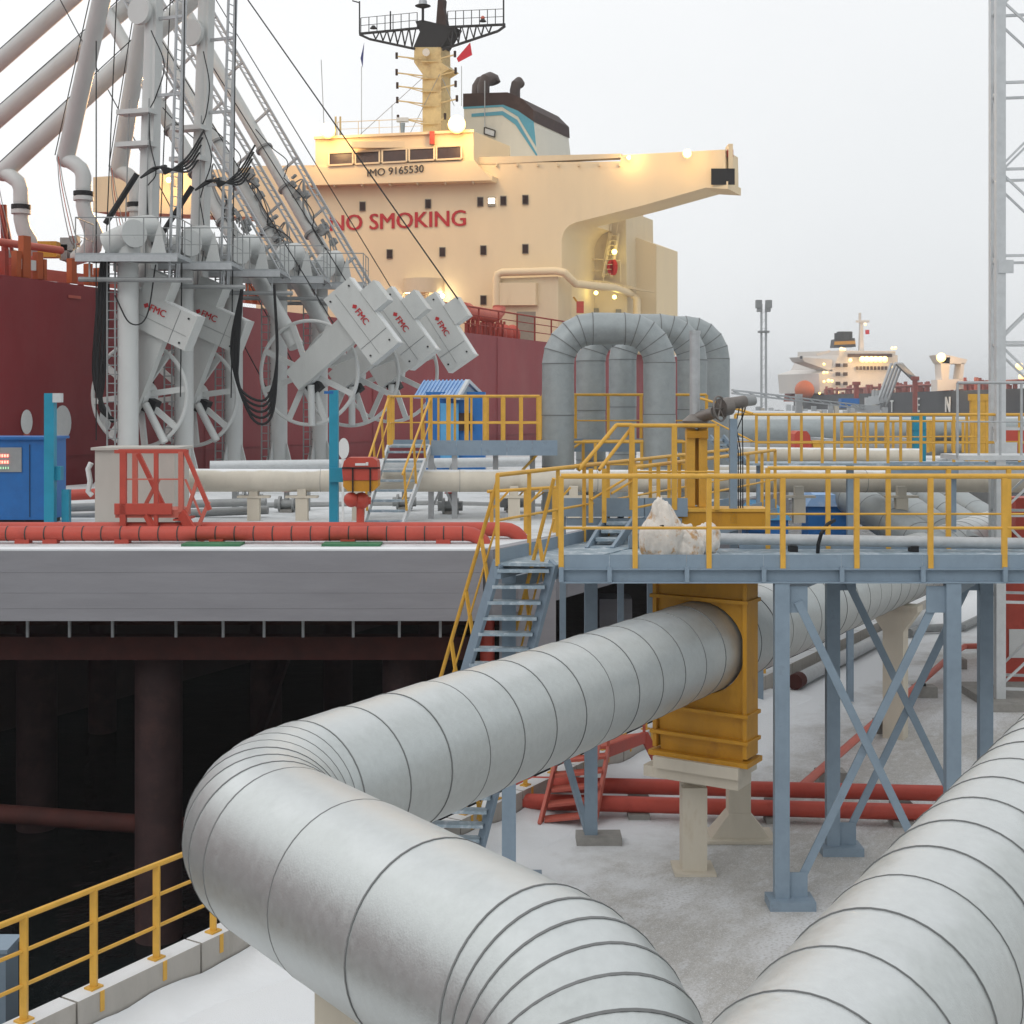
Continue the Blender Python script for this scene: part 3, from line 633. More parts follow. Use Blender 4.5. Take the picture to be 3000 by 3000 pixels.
for k, (u, w_) in enumerate(((722, 0), (725, 1.5), (728, -1))): MB().path([P(u, 398, 21.8), P(u - 2 + w_, 408, 21.75), P(u - 4 - w_, 420, 21.7), P(721 + k * 2.2, 440, 21.65), P(721 + k * 2.2, 500, 21.65)], .010, 6).build('cable', 'rubber', gv)
bx('cable_stand', 'bluegrey', gv, P(716, 460, 21.6), (.12, .1, 1.7)); bx('valve_body', 'ochre', gv, P(700, 506, 21.8), (1.5, .5, .28)); bx('bonnet_plate', 'yellow', gv, P(700, 497, 21.8), (1.6, .56, .05))
# low walkway further back with a stair
we = thing('rear_walkway', 'yellow railed rear walkway passing under the tall grey pipe loops', 'walkway', P(600, 480, 33))
ez = 4.75; a, b = P(536, 0, 33), P(672, 0, 33); a.z = b.z = ez
bx('deck_plate', 'tread', we, (a + b) / 2 + V((0, .4, 0)), (b.x - a.x, .9, .05)); railing(we, [a, b], 1.12, 1.15, mids=(.5,), pw=.075, rr=.034); railing(we, [a + V((.9, .9, 0)), b + V((0, .9, 0))], 1.12, 1.2, mids=(.5,), pw=.075, rr=.034)
for q in (0, .9): tub('handrail', 'yellow', we, a + V((q * 1.0, q, 1.12)), P(500 + q * 18, 470 - q * 2, 31.5 + q), .033, n=8); tub('mid_rail', 'yellow', we, a + V((q, q, .6)), P(500 + q * 18, 492, 31.5 + q), .02, n=8)
for k in range(3): q = P(655 + k * 22, 470, 32.9); bar('diagonal', 'yellow', we, q + V((-.35, 0, .7)), q + V((.1, 0, -.6)), .05)
# far right walkway
wf = thing('far_walkway', 'far yellow double-railed walkway below the distant tanker', 'walkway', P(860, 470, 30))
fz = 5.47; a, b = P(730, 0, 30), P(1060, 0, 30); a.z = b.z = fz
bx('deck_plate', 'tread', wf, (a + b) / 2 + V((0, .5, -.02)), (b.x - a.x, 1.1, .05)); bx('toe_plate', 'bluegrey', wf, V(((a.x + b.x) / 2 + 1.6, 29.98, fz - .1)), (b.x - a.x - 3.2, .03, .26))
railing(wf, [a + V((.2, 0, 0)), b], 1.1, .73, mids=(.42,), pw=.06, rr=.03); railing(wf, [a + V((-.1, 1.05, 0)), b + V((0, 1.05, 0))], 1.1, .75, mids=(.42,), pw=.06, rr=.03)
for u in (742, 830, 930, 1010): q = P(u, 0, 30.3); bx('leg', 'bluegrey', wf, (q.x, 30.3, fz / 2), (.14, .14, fz - .1))
tub('handrail', 'yellow', wf, P(684, 389, 31), P(735, 404, 30), .03, n=8); tub('mid_rail', 'yellow', wf, P(690, 408, 31), P(735, 431, 30), .02, n=8)
stair(wf, P(693, 427, 31.2), P(706, 427, 31), P(716, 452, 30.4), P(729, 452, 30.2), 5, rails=(0, 0), sh=.14)
# grey service platform beside the lattice mast
gs = thing('mast_platform', 'galvanised service platform with grey rails at the foot section of the lattice mast', 'platform', P(955, 455, 27.5))
q = P(935, 447, 27.5); q1 = P(1060, 447, 27.5)
bx('deck', 'galvlight', gs, (q + q1) / 2 + V((0, .5, 0)), (q1.x - q.x, 1.2, .1)); bx('fascia', 'galv', gs, (q + q1) / 2 + V((0, -.08, -.26)), (q1.x - q.x, .06, .22)); railing(gs, [q + V((0, 0, 0)), q1], 1.55, .42, 'galv', (.48,), .045, .03)
# mid-left platform with stair
wg = thing('arm_access_platform', 'yellow railed access platform with open grey stair beside the red fire monitor', 'platform', P(430, 515, 30.5))
gz = 5.80; xg0, xg1 = P(379, 0, 31.6).x, P(527, 0, 31.6).x
bx('deck_plate', 'tread', wg, ((xg0 + xg1) / 2, 32.3, gz), (xg1 - xg0, 1.3, .05))
k = 0; x = P(421, 0, 31.6).x
while x < xg1 - .05: bx('toe_plate', 'bluegrey', wg, (x + .3, 31.58, gz - .03), (.595, .03, .36)); x += .6
bx('toe_plate', 'bluegrey', wg, (P(400, 0, 31.6).x, 32.9, gz + .03), (1.0, .03, .2))
railing(wg, [V((P(421, 0, 31.6).x, 31.6, gz)), V((xg1, 31.6, gz))], 1.2, .40, mids=(.46,), pw=.07, rr=.03); railing(wg, [V((xg0, 32.95, gz)), V((xg1, 32.95, gz))], 1.2, .47, mids=(.46,), pw=.07, rr=.03)
railing(wg, [V((xg0, 31.7, gz)), V((xg0, 32.95, gz))], 1.2, .6, mids=(.46,), pw=.07, rr=.03, ends=(True, False))
railing(wg, [V((xg0 + .6, 34.6, gz)), V((xg1, 34.6, gz))], 1.2, .43, mids=(.46,), pw=.06, rr=.03)
a, b = P(530, 429, 34.4), P(690, 429, 34.4); railing(wg, [a, b], 1.15, .8, mids=(.42,), pw=.075, rr=.035); bx('toe_plate', 'bluegrey', wg, (a + b) / 2 + V((0, -.02, -.15)), (b.x - a.x, .03, .34)); bx('deck_plate', 'tread', wg, (a + b) / 2 + V((0, .3, -.12)), (b.x - a.x, .6, .05))
stair(wg, P(379, 437, 31.6), P(420, 437, 31.6), V((P(355, 0, 29.3).x, 29.3, DZ + .02)), V((P(393, 0, 29.3).x, 29.3, DZ + .02)), 8, ms='galvlight', rails=(1, 1), rh=1.15, depth=.22, sh=.16, nb=3)
for u, Y in ((421, 31.7), (444, 31.7), (484, 32), (520, 32.5)): q = P(u, 0, Y); bx('leg', 'galv', wg, (q.x, Y, (gz + DZ) / 2 - .05), (.13, .13, gz - DZ - .1))
bar('cross_brace', 'galv', wg, V((P(421, 0, 31.7).x, 31.75, DZ + .2)), V((P(444, 0, 31.7).x, 31.75, gz - .3)), .05); bar('cross_brace', 'galv', wg, V((P(421, 0, 31.7).x, 31.7, gz - .3)), V((P(444, 0, 31.7).x, 31.7, DZ + .2)), .05)
# small yellow gantry by the cream pipe
yg = thing('yellow_gantry', 'low yellow tubular frame standing on the jetty deck behind the front stair', 'frame', P(520, 515, 27.5))
a, b = P(476, 480, 27.5), P(543, 476, 28.2)
tub('rail', 'yellow', yg, a, b, .035, n=8)
for f in (.06, .55, .97): q = a.lerp(b, f); bx('post', 'yellow', yg, V((q.x, q.y, (q.z + DZ) / 2 - .02)), (.08, .06, q.z - DZ)); bar('knee_brace', 'yellow', yg, q + V((.03, 0, -.35)), q + V((.35, .05, 0)), .04)
# cream pipeline on the jetty
cpp = thing('cream_pipeline', 'long cream pipeline dusted with snow running across the jetty deck', 'pipeline', P(500, 505, 31.5))
ax = Axis([P(176, 469, 31.0), P(1100, 470.5, 32.5)], 1); clad(cpp, ax, .262, ax.bounds(3.1), 'cream', 28, .004, .008)
for k, u in enumerate((248, 295, 350, 502, 560, 640, 780, 880)):
    q = P(u, 480, 31.1); m = MB().box(V((q.x, q.y, (q.z + DZ) / 2 - .1)), (.28, .2, q.z - DZ - .1)); m.box(V((q.x, q.y, q.z - .12)), (.75, .25, .05)); m.box(V((q.x, q.y, q.z)), (.2, .2, .25)); m.build('support', 'creampost', cpp)
gpp = thing('grey_header', 'smaller grey pipe lying behind the cream pipeline on the jetty', 'pipe', P(270, 470, 36))
tub('pipe', 'galvlight', gpp, P(205, 455, 36.5), P(520, 451, 39), .14); tub('pipe', 'armdark', gpp, P(60, 496, 33), P(260, 490, 33), .10); tub('pipe', 'armdark', gpp, P(60, 506, 32), P(262, 498, 32), .10)
tub('pipe', 'redpaint', gpp, P(55, 484, 34), P(100, 482, 34), .14)
for u in (230, 300, 360, 430): q = P(u, 480, 34); bx('bracket', 'armdark', gpp, V((q.x, q.y, DZ + .3)), (.12, .3, .62))
MB().path([P(700, 500, 34), P(600, 497, 35), P(420, 492, 36), P(260, 494, 35)], .09, 8).build('pipe', 'armdark', gpp)
# small valves and pipes cluttering the deck under the cream pipeline
for i, (u, v, Y) in enumerate(((245, 487, 33.5), (280, 492, 33.5), (395, 490, 34), (440, 494, 33), (500, 491, 33.5), (540, 493, 34), (575, 494, 33.6))):
    t = thing('deck_valve', 'small dark flanged valve on the jetty deck under the cream pipeline', 'valve', P(u, v + 8, Y), 'small valves under the cream pipeline')
    q = P(u, v, Y); m = MB().tube(q - V((.3, 0, 0)), q + V((.3, 0, 0)), .12, n=12).tube(q - V((.2, 0, 0)), q - V((.14, 0, 0)), .2, n=12).tube(q + V((.14, 0, 0)), q + V((.2, 0, 0)), .2, n=12); m.build('body', 'armdark', t)
    tub('bonnet', 'armdark', t, q, q + Z * .3, .07, n=10); MB().ring(q + Z * .32, Z, .14, .016, 16).build('wheel', 'redpaint' if i % 2 else 'armdark', t); bx('foot', 'block', t, V((q.x, q.y, (q.z + DZ) / 2 - .08)), (.3, .3, max(.1, q.z - DZ - .1)))
# three tall expansion loops
for i, (ul, ur, Y, vt, lab) in enumerate(((545, 644, 33, 321, 'tall grey insulated pipe loop in front of its two twins'), (577, 676, 35.8, 321, 'tall grey insulated pipe loop between its two twins'), (608, 699, 38.6, 322, 'tall grey insulated pipe loop behind its two twins'))):
    t = thing('expansion_loop', lab, 'pipe loop', P(ul, 462, Y), 'three expansion loops')
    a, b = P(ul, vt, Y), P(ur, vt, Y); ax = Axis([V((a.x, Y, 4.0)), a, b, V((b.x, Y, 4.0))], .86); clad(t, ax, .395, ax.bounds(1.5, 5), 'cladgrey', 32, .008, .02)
# round red drums and posts seen between the loops belong to the pipe rack
pr = thing('rack_pipe_bundle', 'bundle of white snow-topped pipes on the rack behind the far walkway', 'pipe rack', P(850, 450, 40))
for (u0, v0, u1, v1, Y0, Y1, r, mm) in ((716, 445, 900, 447, 40, 38, .26, 'cream'), (716, 444, 870, 450, 44, 39, .25, 'clad'), (700, 462, 880, 463, 36, 36, .22, 'cream'), (700, 421, 1080, 420, 62, 62, .55, 'cladgrey'), (700, 413, 900, 416, 75, 70, .45, 'clad'), (870, 415, 1080, 414, 78, 78, .45, 'clad'), (700, 438, 1080, 438, 66, 66, .35, 'armdark')):
    tub('pipe', mm, pr, P(u0, v0, Y0), P(u1, v1, Y1), r)
for u in (720, 800, 880, 960): q = P(u, 445, 60); bx('trestle', 'galv', pr, V((q.x, 60, 2.6)), (.4, 4, 5.4))
t = thing('fire_monitor_shed', 'distant red rounded monitor housing behind the far walkway rails', 'fire monitor', P(784, 440, 48))
MB().prism([P(u, v, 48) for u, v in ((776, 437), (776, 424), (779, 421), (788, 421), (791, 425), (793, 438))], V((0, 1.0, 0))).build('housing', 'redpaint', t); bx('nozzle', 'yellow', t, P(797, 434, 48.2), (.3, .3, .3)); bx('pedestal', 'redpaint', t, P(784, 447, 48.5), (.4, .4, .7))
t = thing('cyan_pole', 'distant cyan post behind the far walkway rails', 'post', P(898, 445, 46)); bx('shaft', 'cyan', t, P(897, 431, 46), (.42, .3, 1.9)); bx('cap', 'cyan', t, P(897, 419, 46), (.5, .36, .08))
t = thing('rack_handrail', 'distant yellow handrail fence on the pipe rack', 'railing', P(860, 440, 45)); railing(t, [P(822, 442, 45), P(975, 442, 44)], 1.05, .55, mids=(.5,), pw=.08, rr=.035); railing(t, [P(822, 441, 46.5), P(975, 441, 45.5)], 1.05, .8, mids=(.5,), pw=.1, rr=.035)
t = thing('pipe_gantry', 'distant yellow gantry frames with red fittings beside the lattice mast', 'frame', P(960, 430, 50))
for u in (951, 958, 965): bx('post', 'yellow', t, P(u, 420, 50), (.26, .2, 2.6))
bx('header', 'yellow', t, P(958, 388, 50), (.9, .25, .25)); bx('tank', 'redpaint', t, P(990, 430, 50), (1.2, .8, .9)); bx('tank_shelf', 'redpaint', t, P(988, 405, 50), (1.2, .7, .1))
# blue sheds glimpsed under the cream pipe
for (u, v, Y, w_, h_, mr, lab) in ((752, 502, 30, 1.0, .28, 'skyblue', 'sky blue box tank under the cream pipeline'), (810, 489, 34, 1.2, .3, 'roofblue', 'pale blue shed roof under the cream pipeline'), (742, 514, 27.5, .5, .22, 'blue', 'small dark blue tarp box behind the front walkway')):
    t = thing('blue_shed', lab, 'shed', P(u, v, Y)); q = P(u, v, Y)
    MB().prism([q + V((-w_ / 2, 0, -h_ / 2)), q + V((w_ / 2, 0, -h_ / 2)), q + V((w_ / 2 - .25, .0, h_ / 2)), q + V((-w_ / 2 + .2, 0, h_ / 2))], V((0, 1.2, .1))).build('roof', mr, t); bx('wall', 'blue', t, q + V((0, .5, -h_ / 2 - 1.0)), (w_ * .86, .8, 2.0))
# lattice mast
lm = thing('lattice_mast', 'tall galvanised lattice floodlight mast with cross bracing', 'mast', onz(977, 690, 0))
mx0 = (976.5 - 500) / FK * 30; my0 = 30.0; wd_ = 1.5; HT = 24
cs = [V((mx0, my0, 0)), V((mx0 + .42, my0 + 1.55, 0)), V((mx0 + wd_ + .3, my0 - .3, 0)), V((mx0 + wd_ + .72, my0 + 1.25, 0))]
for k, c in enumerate(cs): bx('leg', 'galvlight', lm, c + Z * (HT / 2), (.21 if k == 0 else .19, .16, HT))
z = .4; lev = 0
while z < HT - .1:
    for a, b in ((0, 2), (1, 3), (0, 1), (2, 3)): bar('strut', 'galvlight', lm, cs[a] + Z * z, cs[b] + Z * z, .06)
    z2 = min(HT, z + 1.95)
    for a, b in ((0, 2), (1, 3), (0, 1)):
        p, q = (a, b) if lev % 2 == 0 else (b, a); bar('diagonal', 'galvlight', lm, cs[p] + Z * (z + .05), cs[q] + Z * (z2 - .05), .05)
    z = z2; lev += 1
MB().path([cs[0] + V((.75, .2, zz)) + V((.05 * math.sin(zz), 0, 0)) for zz in [i * .6 for i in range(40)]], .02, 6).build('cable', 'armdark', lm)
bx('splice_plate', 'galvlight', lm, cs[0] + V((.1, -.09, 5.75)), (.5, .03, .4)); bx('splice_plate', 'galvlight', lm, cs[0] + V((.1, -.09, 9.9)), (.34, .03, .3)); bx('base', 'block', lm, cs[0] + V((.9, .6, .08)), (2.6, 2.4, .2))
t = thing('red_cabinet', 'red equipment cabinet with white notice behind the lattice mast', 'cabinet', onz(1000, 660, 0))
q = P(1000, 590, 33); bx('body', 'redpaint', t, V((q.x, 33, 1.6)), (1.3, .8, 3.2)); bx('notice', 'white', t, V((q.x - .15, 32.58, .95)), (.75, .02, .7)); bx('upper_body', 'redpaint', t, V((q.x + .2, 33.1, 3.9)), (1.0, .7, 1.2))
# ================================================================ LEFT: equipment on the jetty deck
fm = thing('jetty_fire_main', 'bright red fire main running along the jetty edge on short feet', 'pipe', P(250, 530, 26))
zf = 4.28
MB().path([V((-14, 26, zf)), V((P(455, 0, 26).x, 26, zf))] + [V((P(455, 0, 26).x + .42 * math.sin(t_), 26, zf - .42 + .42 * math.cos(t_))) for t_ in (.3, .6, .9, 1.2, 1.57)] + [V((P(455, 0, 26).x + .42, 26, .4))], .145, 14).build('pipe', 'redpaint', fm)
MB().path([V((-14, 26.9, zf)), V((P(492, 0, 26.9).x, 26.9, zf))] + [V((P(492, 0, 26.9).x + .42 * math.sin(t_), 26.9, zf - .42 + .42 * math.cos(t_))) for t_ in (.3, .6, .9, 1.2, 1.57)] + [V((P(492, 0, 26.9).x + .42, 26.9, .4))], .145, 14).build('pipe', 'redpaint', fm)
b0 = None
for k in range(34):
    x = -12.8 + k * .37
    if x > P(452, 0, 26).x: break
    if b0 is None: b0 = MB().tube(V((x - .012, 26, zf)), V((x + .012, 26, zf)), .15, n=16).build('band', 'letterblack', fm); bx_ = x
    else: dup(b0, V((x - bx_, 0, 0)))
f0 = None
for u in (23, 50, 120, 212, 340, 433): 
    q = P(u, 0, 26)
    if f0 is None: f0 = bx('foot', 'redpaint', fm, V((q.x, 26, zf - .17)), (.28, .2, .16)); fx = q.x
    else: dup(f0, V((q.x - fx, 0, 0)))
for nm, u, Y, w_ in (('pad', 210, 25.8, .7), ('pad', 345, 25.8, .7)): bx('green_pad', 'deckgreen', fm, (P(u, 0, Y).x, Y - .15, DZ + .02), (w_ * 1.6, .5, .05))
bc = thing('control_cabinet', 'bright blue control cabinet with red LED readouts on the jetty', 'control cabinet', P(10, 512, 30))
q0, q1 = P(-40, 0, 30), P(47, 0, 30)
bx('body', 'blue', bc, ((q0.x + q1.x) / 2, 30.6, (DZ + 6.02) / 2 + .06), (q1.x - q0.x, 1.2, 6.02 - DZ - .1)); bx('roof', 'blue', bc, ((q0.x + q1.x) / 2, 30.6, 6.04), (q1.x - q0.x + .12, 1.35, .06)); bx('feet', 'rubber', bc, ((q0.x + q1.x) / 2, 30.6, DZ + .05), (q1.x - q0.x - .2, 1.0, .1))
dp = MB().prism([P(-6, 437, 29.97), P(21, 437, 29.97), P(21, 461, 29.97), P(-6, 461, 29.97)], V((0, .02, 0))).build('display_panel', 'armdark', bc)
for r_ in range(2):
    for c_ in range(5): bx('led_digit', 'led', bc, P(-4 + c_ * 2.6 + 1, 445 + r_ * 6.3, 29.955), (.035, .01, .06))
for c_ in range(6): bx('led_lamp', 'ledgreen', bc, P(-4 + c_ * 2.4, 457, 29.955), (.02, .01, .05))
bar('door_seam', 'black', bc, P(29, 434, 29.985), P(29, 505, 29.985), .012)
def pole(u0, u1, vt, Y, lab):
    t = thing('cyan_post', lab, 'post', P((u0 + u1) / 2, 515, Y)); uc = (u0 + u1) / 2; q = P(uc, 0, Y); zt = P(uc, vt, Y).z
    bx('shaft', 'cyan', t, V((q.x, Y, (zt + DZ) / 2)), ((u1 - u0) / FK * Y, .2, zt - DZ)); return t, q, zt
t, q, zt = pole(44.5, 54, 384, 29, 'bright cyan post beside the blue control cabinet'); bx('floodlight', 'galvlight', t, V((q.x + .18, 28.95, zt - .1)), (.18, .16, .2)); bx('bracket', 'cyan', t, V((q.x + .12, 29.1, 5.3)), (.2, .2, .3)); bx('stub', 'cyan', t, V((q.x + .28, 29.2, DZ + .42)), (.16, .16, .85)); bx('base_plate', 'cyan', t, V((q.x, 29, DZ + .02)), (.5, .4, .04))
t, q, zt = pole(322, 330.5, 381, 28.5, 'bright cyan post beside the red fire monitor'); bx('bracket', 'cyan', t, V((q.x + .1, 28.4, 5.3)), (.36, .2, .3)); bx('arm', 'blue', t, V((q.x - .1, 28.45, zt - .05)), (.2, .12, .06)); bx('base_plate', 'cyan', t, V((q.x, 28.5, DZ + .02)), (.5, .4, .04))
t = thing('round_sign', 'white oval disc sign on a stand behind the red fire monitor', 'sign', P(336, 505, 30.5)); m = MB(); q = P(335.5, 438, 30.5); m.v = []; MB().prism([q + V((.125 * math.cos(k * .314), 0, .24 * math.sin(k * .314))) for k in range(20)], V((0, .03, 0))).build('disc', 'white', t); bar('stem', 'white', t, q + V((-.03, .05, -.1)), V((q.x - .02, q.y + .05, DZ)), .05)
tk = thing('grey_tank', 'beige grey steel box tank with bolted lid behind the red platform', 'tank', P(132, 505, 29)); a, b = P(92, 0, 28.8), P(170, 0, 28.8)
bx('body', 'tank', tk, ((a.x + b.x) / 2, 29.5, (DZ + 5.83) / 2 + .08), (b.x - a.x, 1.3, 5.83 - DZ - .16)); bx('lid', 'tank', tk, ((a.x + b.x) / 2, 29.5, 5.84), (b.x - a.x + .14, 1.44, .06)); bx('feet', 'armdark', tk, ((a.x + b.x) / 2, 29.5, DZ + .07), (b.x - a.x - .3, 1, .14))
MB().path([P(89, 452, 29.3), P(86, 458, 29.3), P(88, 470, 29.3), P(86, 480, 29.3), P(90, 484, 29.3)], .06, 8).build('side_pipe', 'white', tk)
rd = thing('red_platform', 'red painted access platform with steep steps in front of the grey tank', 'platform', P(150, 517, 26.6))
yr = 26.7; zr = 6.8 - (499 - 395) / FK * yr
def rp(u, v, d=0): return P(u, v, yr + d)
bx('deck', 'redlight', rd, rp(150, 500, .45), (1.3, .9, .16)); bx('front_channel', 'redpaint', rd, rp(140, 497, -.03), (1.15, .06, .22))
for u in (120.5, 152.5): bar('leg', 'redpaint', rd, rp(u, 441), rp(u, 521), .12 if u < 130 else .08)
for u, d in ((132, .9), (177, 0), (177, .9)): bar('post', 'redlight', rd, rp(u, 441, d), rp(u, 500, d), .1)
bar('handrail', 'redpaint', rd, rp(112, 441), rp(184, 441), .07); bar('handrail', 'redpaint', rd, rp(116, 440, .9), rp(182, 440, .9), .06); bar('mid_rail', 'redlight', rd, rp(120, 468), rp(177, 468), .03)
bar('brace', 'redpaint', rd, rp(135, 443, .45), rp(160, 495, .45), .09); bar('brace', 'redlight', rd, rp(155, 468, .45), rp(140, 497, .45), .07)
for d in (0, .85):
    bar('stair_rail', 'redpaint', rd, rp(181, 441, d), rp(205, 498, d), .08); bar('stair_rail', 'redlight', rd, rp(181, 468, d), rp(196, 503, d), .04); bar('stringer', 'redpaint', rd, rp(177, 501, d), rp(196, 532, d - .3), .06, .22); bar('rail_post', 'redlight', rd, rp(193, 468, d), rp(182, 502, d), .07); bar('rail_post', 'redlight', rd, rp(204, 490, d), rp(192, 518, d), .07)
bar('leg', 'redpaint', rd, rp(143, 503), rp(157, 530, -.2), .1)
for k in range(4): bx('tread', 'redpaint', rd, rp(180 + k * 4.5, 506 + k * 7, .4 - k * .05), (.26, .8, .04))
# fire monitor
mo = thing('fire_monitor', 'red and yellow hooded fire monitor on a red stand beside the grey stair', 'fire monitor', P(352, 515, 28))
q = P(352, 0, 28)
hd = MB(); prof = ((-.75, .46), (-.70, .52), (.62, .52), (.72, .46)); 
pl_ = [P(u, v, 27.7) for u, v in ((335, 469), (334, 458), (336, 450), (340, 447), (364, 447), (368, 450), (369, 458), (369, 469))]
MB().prism(pl_, V((0, .55, 0))).build('hood', 'redpaint', mo)
MB().prism([P(u, v, 27.72) for u, v in ((335, 469.2), (369, 469.2), (369, 475), (364, 480), (340, 480), (335, 475))], V((0, .5, 0))).build('lower_hood', 'ochre', mo)
for u in (344.5, 361.5): bar('strap', 'rubber', mo, P(u, 457, 27.68), P(u, 481, 27.68), .03)
bar('strap', 'rubber', mo, P(334, 457, 27.68), P(371, 457, 27.68), .03)
bx('stencil_mark', 'white', mo, P(352, 453.5, 27.69), (.22, .01, .05)); bx('stencil_mark', 'white', mo, P(358.5, 453, 27.69), (.05, .01, .07))
m = MB().sphere(P(343, 488, 27.9), .16).sphere(P(353, 489, 28), .18); m.build('swivel', 'redpaint', mo); tub('stand', 'redpaint', mo, V((q.x, 28, DZ)), V((q.x, 28, P(352, 488, 28).z)), .085); tub('cross_pipe', 'redpaint', mo, P(338, 488, 27.9), P(362, 489, 28), .08); tub('flange', 'redpaint', mo, V((q.x, 28, DZ + .01)), V((q.x, 28, DZ + .06)), .2)
# blue cabin with pale roof
cb = thing('blue_cabin', 'small blue cabin with pale blue ribbed gable roof behind the yellow rails', 'cabin', P(440, 470, 45))
a, b = P(415, 388, 46), P(452, 388, 44.5); zb = 4.1
bx('wall', 'blue', cb, P(446, 425, 46.4), (2.0, 2.2, 3.0)); 
ra, rb, rc, rd_ = P(413, 374, 47), P(457, 373.5, 45.5), P(447, 389, 44.6), P(404, 389, 46.2); re = P(474, 389, 46.5)
MB().hexa([rd_, rc, rb, ra, rd_ + Z * .07, rc + Z * .07, rb + Z * .07, ra + Z * .07]).build('roof', 'roofblue', cb, 0)
for k in range(12): f = (k + .5) / 12; bar('roof_rib', 'roofblue', cb, rd_.lerp(rc, f) + Z * .09, ra.lerp(rb, f) + Z * .09, .05)
bar('barge_board', 'galvlight', cb, rb + Z * .05, re, .12); bar('barge_board', 'galvlight', cb, rb + Z * .05, rc, .12)
MB().prism([rb - Z * .1, re - Z * .05, rc - Z * .05], V((0, .1, 0))).build('gable', 'bluegrey', cb)
bx('door', 'skyblue', cb, P(439, 424, 45.2), (.62, .08, 2.1)); bx('window', 'winglass', cb, P(454, 412, 45.2), (.5, .05, .6)); 
# ================================================================ LOADING ARMS
BX, BY = -12.69, 44.0
AN = ('first loading arm, vertical inboard pipe beside the black hose, over the red platform', 'second loading arm, vertical inboard pipe next to the hose loop, right of the first column',
      'third loading arm, leaning, its counterweight box in front of the other two leaning boxes', 'fourth loading arm, leaning, its counterweight box between the two other leaning boxes', 'fifth loading arm, leaning, its counterweight box against the red hull by the cabin')
ARM = [dict(T=(139, 386), top=(150, -20), beam=(155, 310), out=((99, 0), (64, 155)), oY=50.5, R=1.78),
       dict(T=(189.6, 387), top=(201, -20), beam=(205, 315), out=((140, 20), (116, 166)), oY=52.5, R=1.78),
       dict(T=(304, 364), top=(113, 28), beam=(352, 311), out=((130, 52), (3, 168)), oY=52.5, R=1.92),
       dict(T=(344, 366), top=(131, 2), beam=(391, 318), out=((128, 3), (-6, 119)), oY=55, R=1.98),
       dict(T=(383, 364), top=(172, -5), beam=(431, 322), out=((100, -28), (-12, 70)), oY=57, R=2.0)]
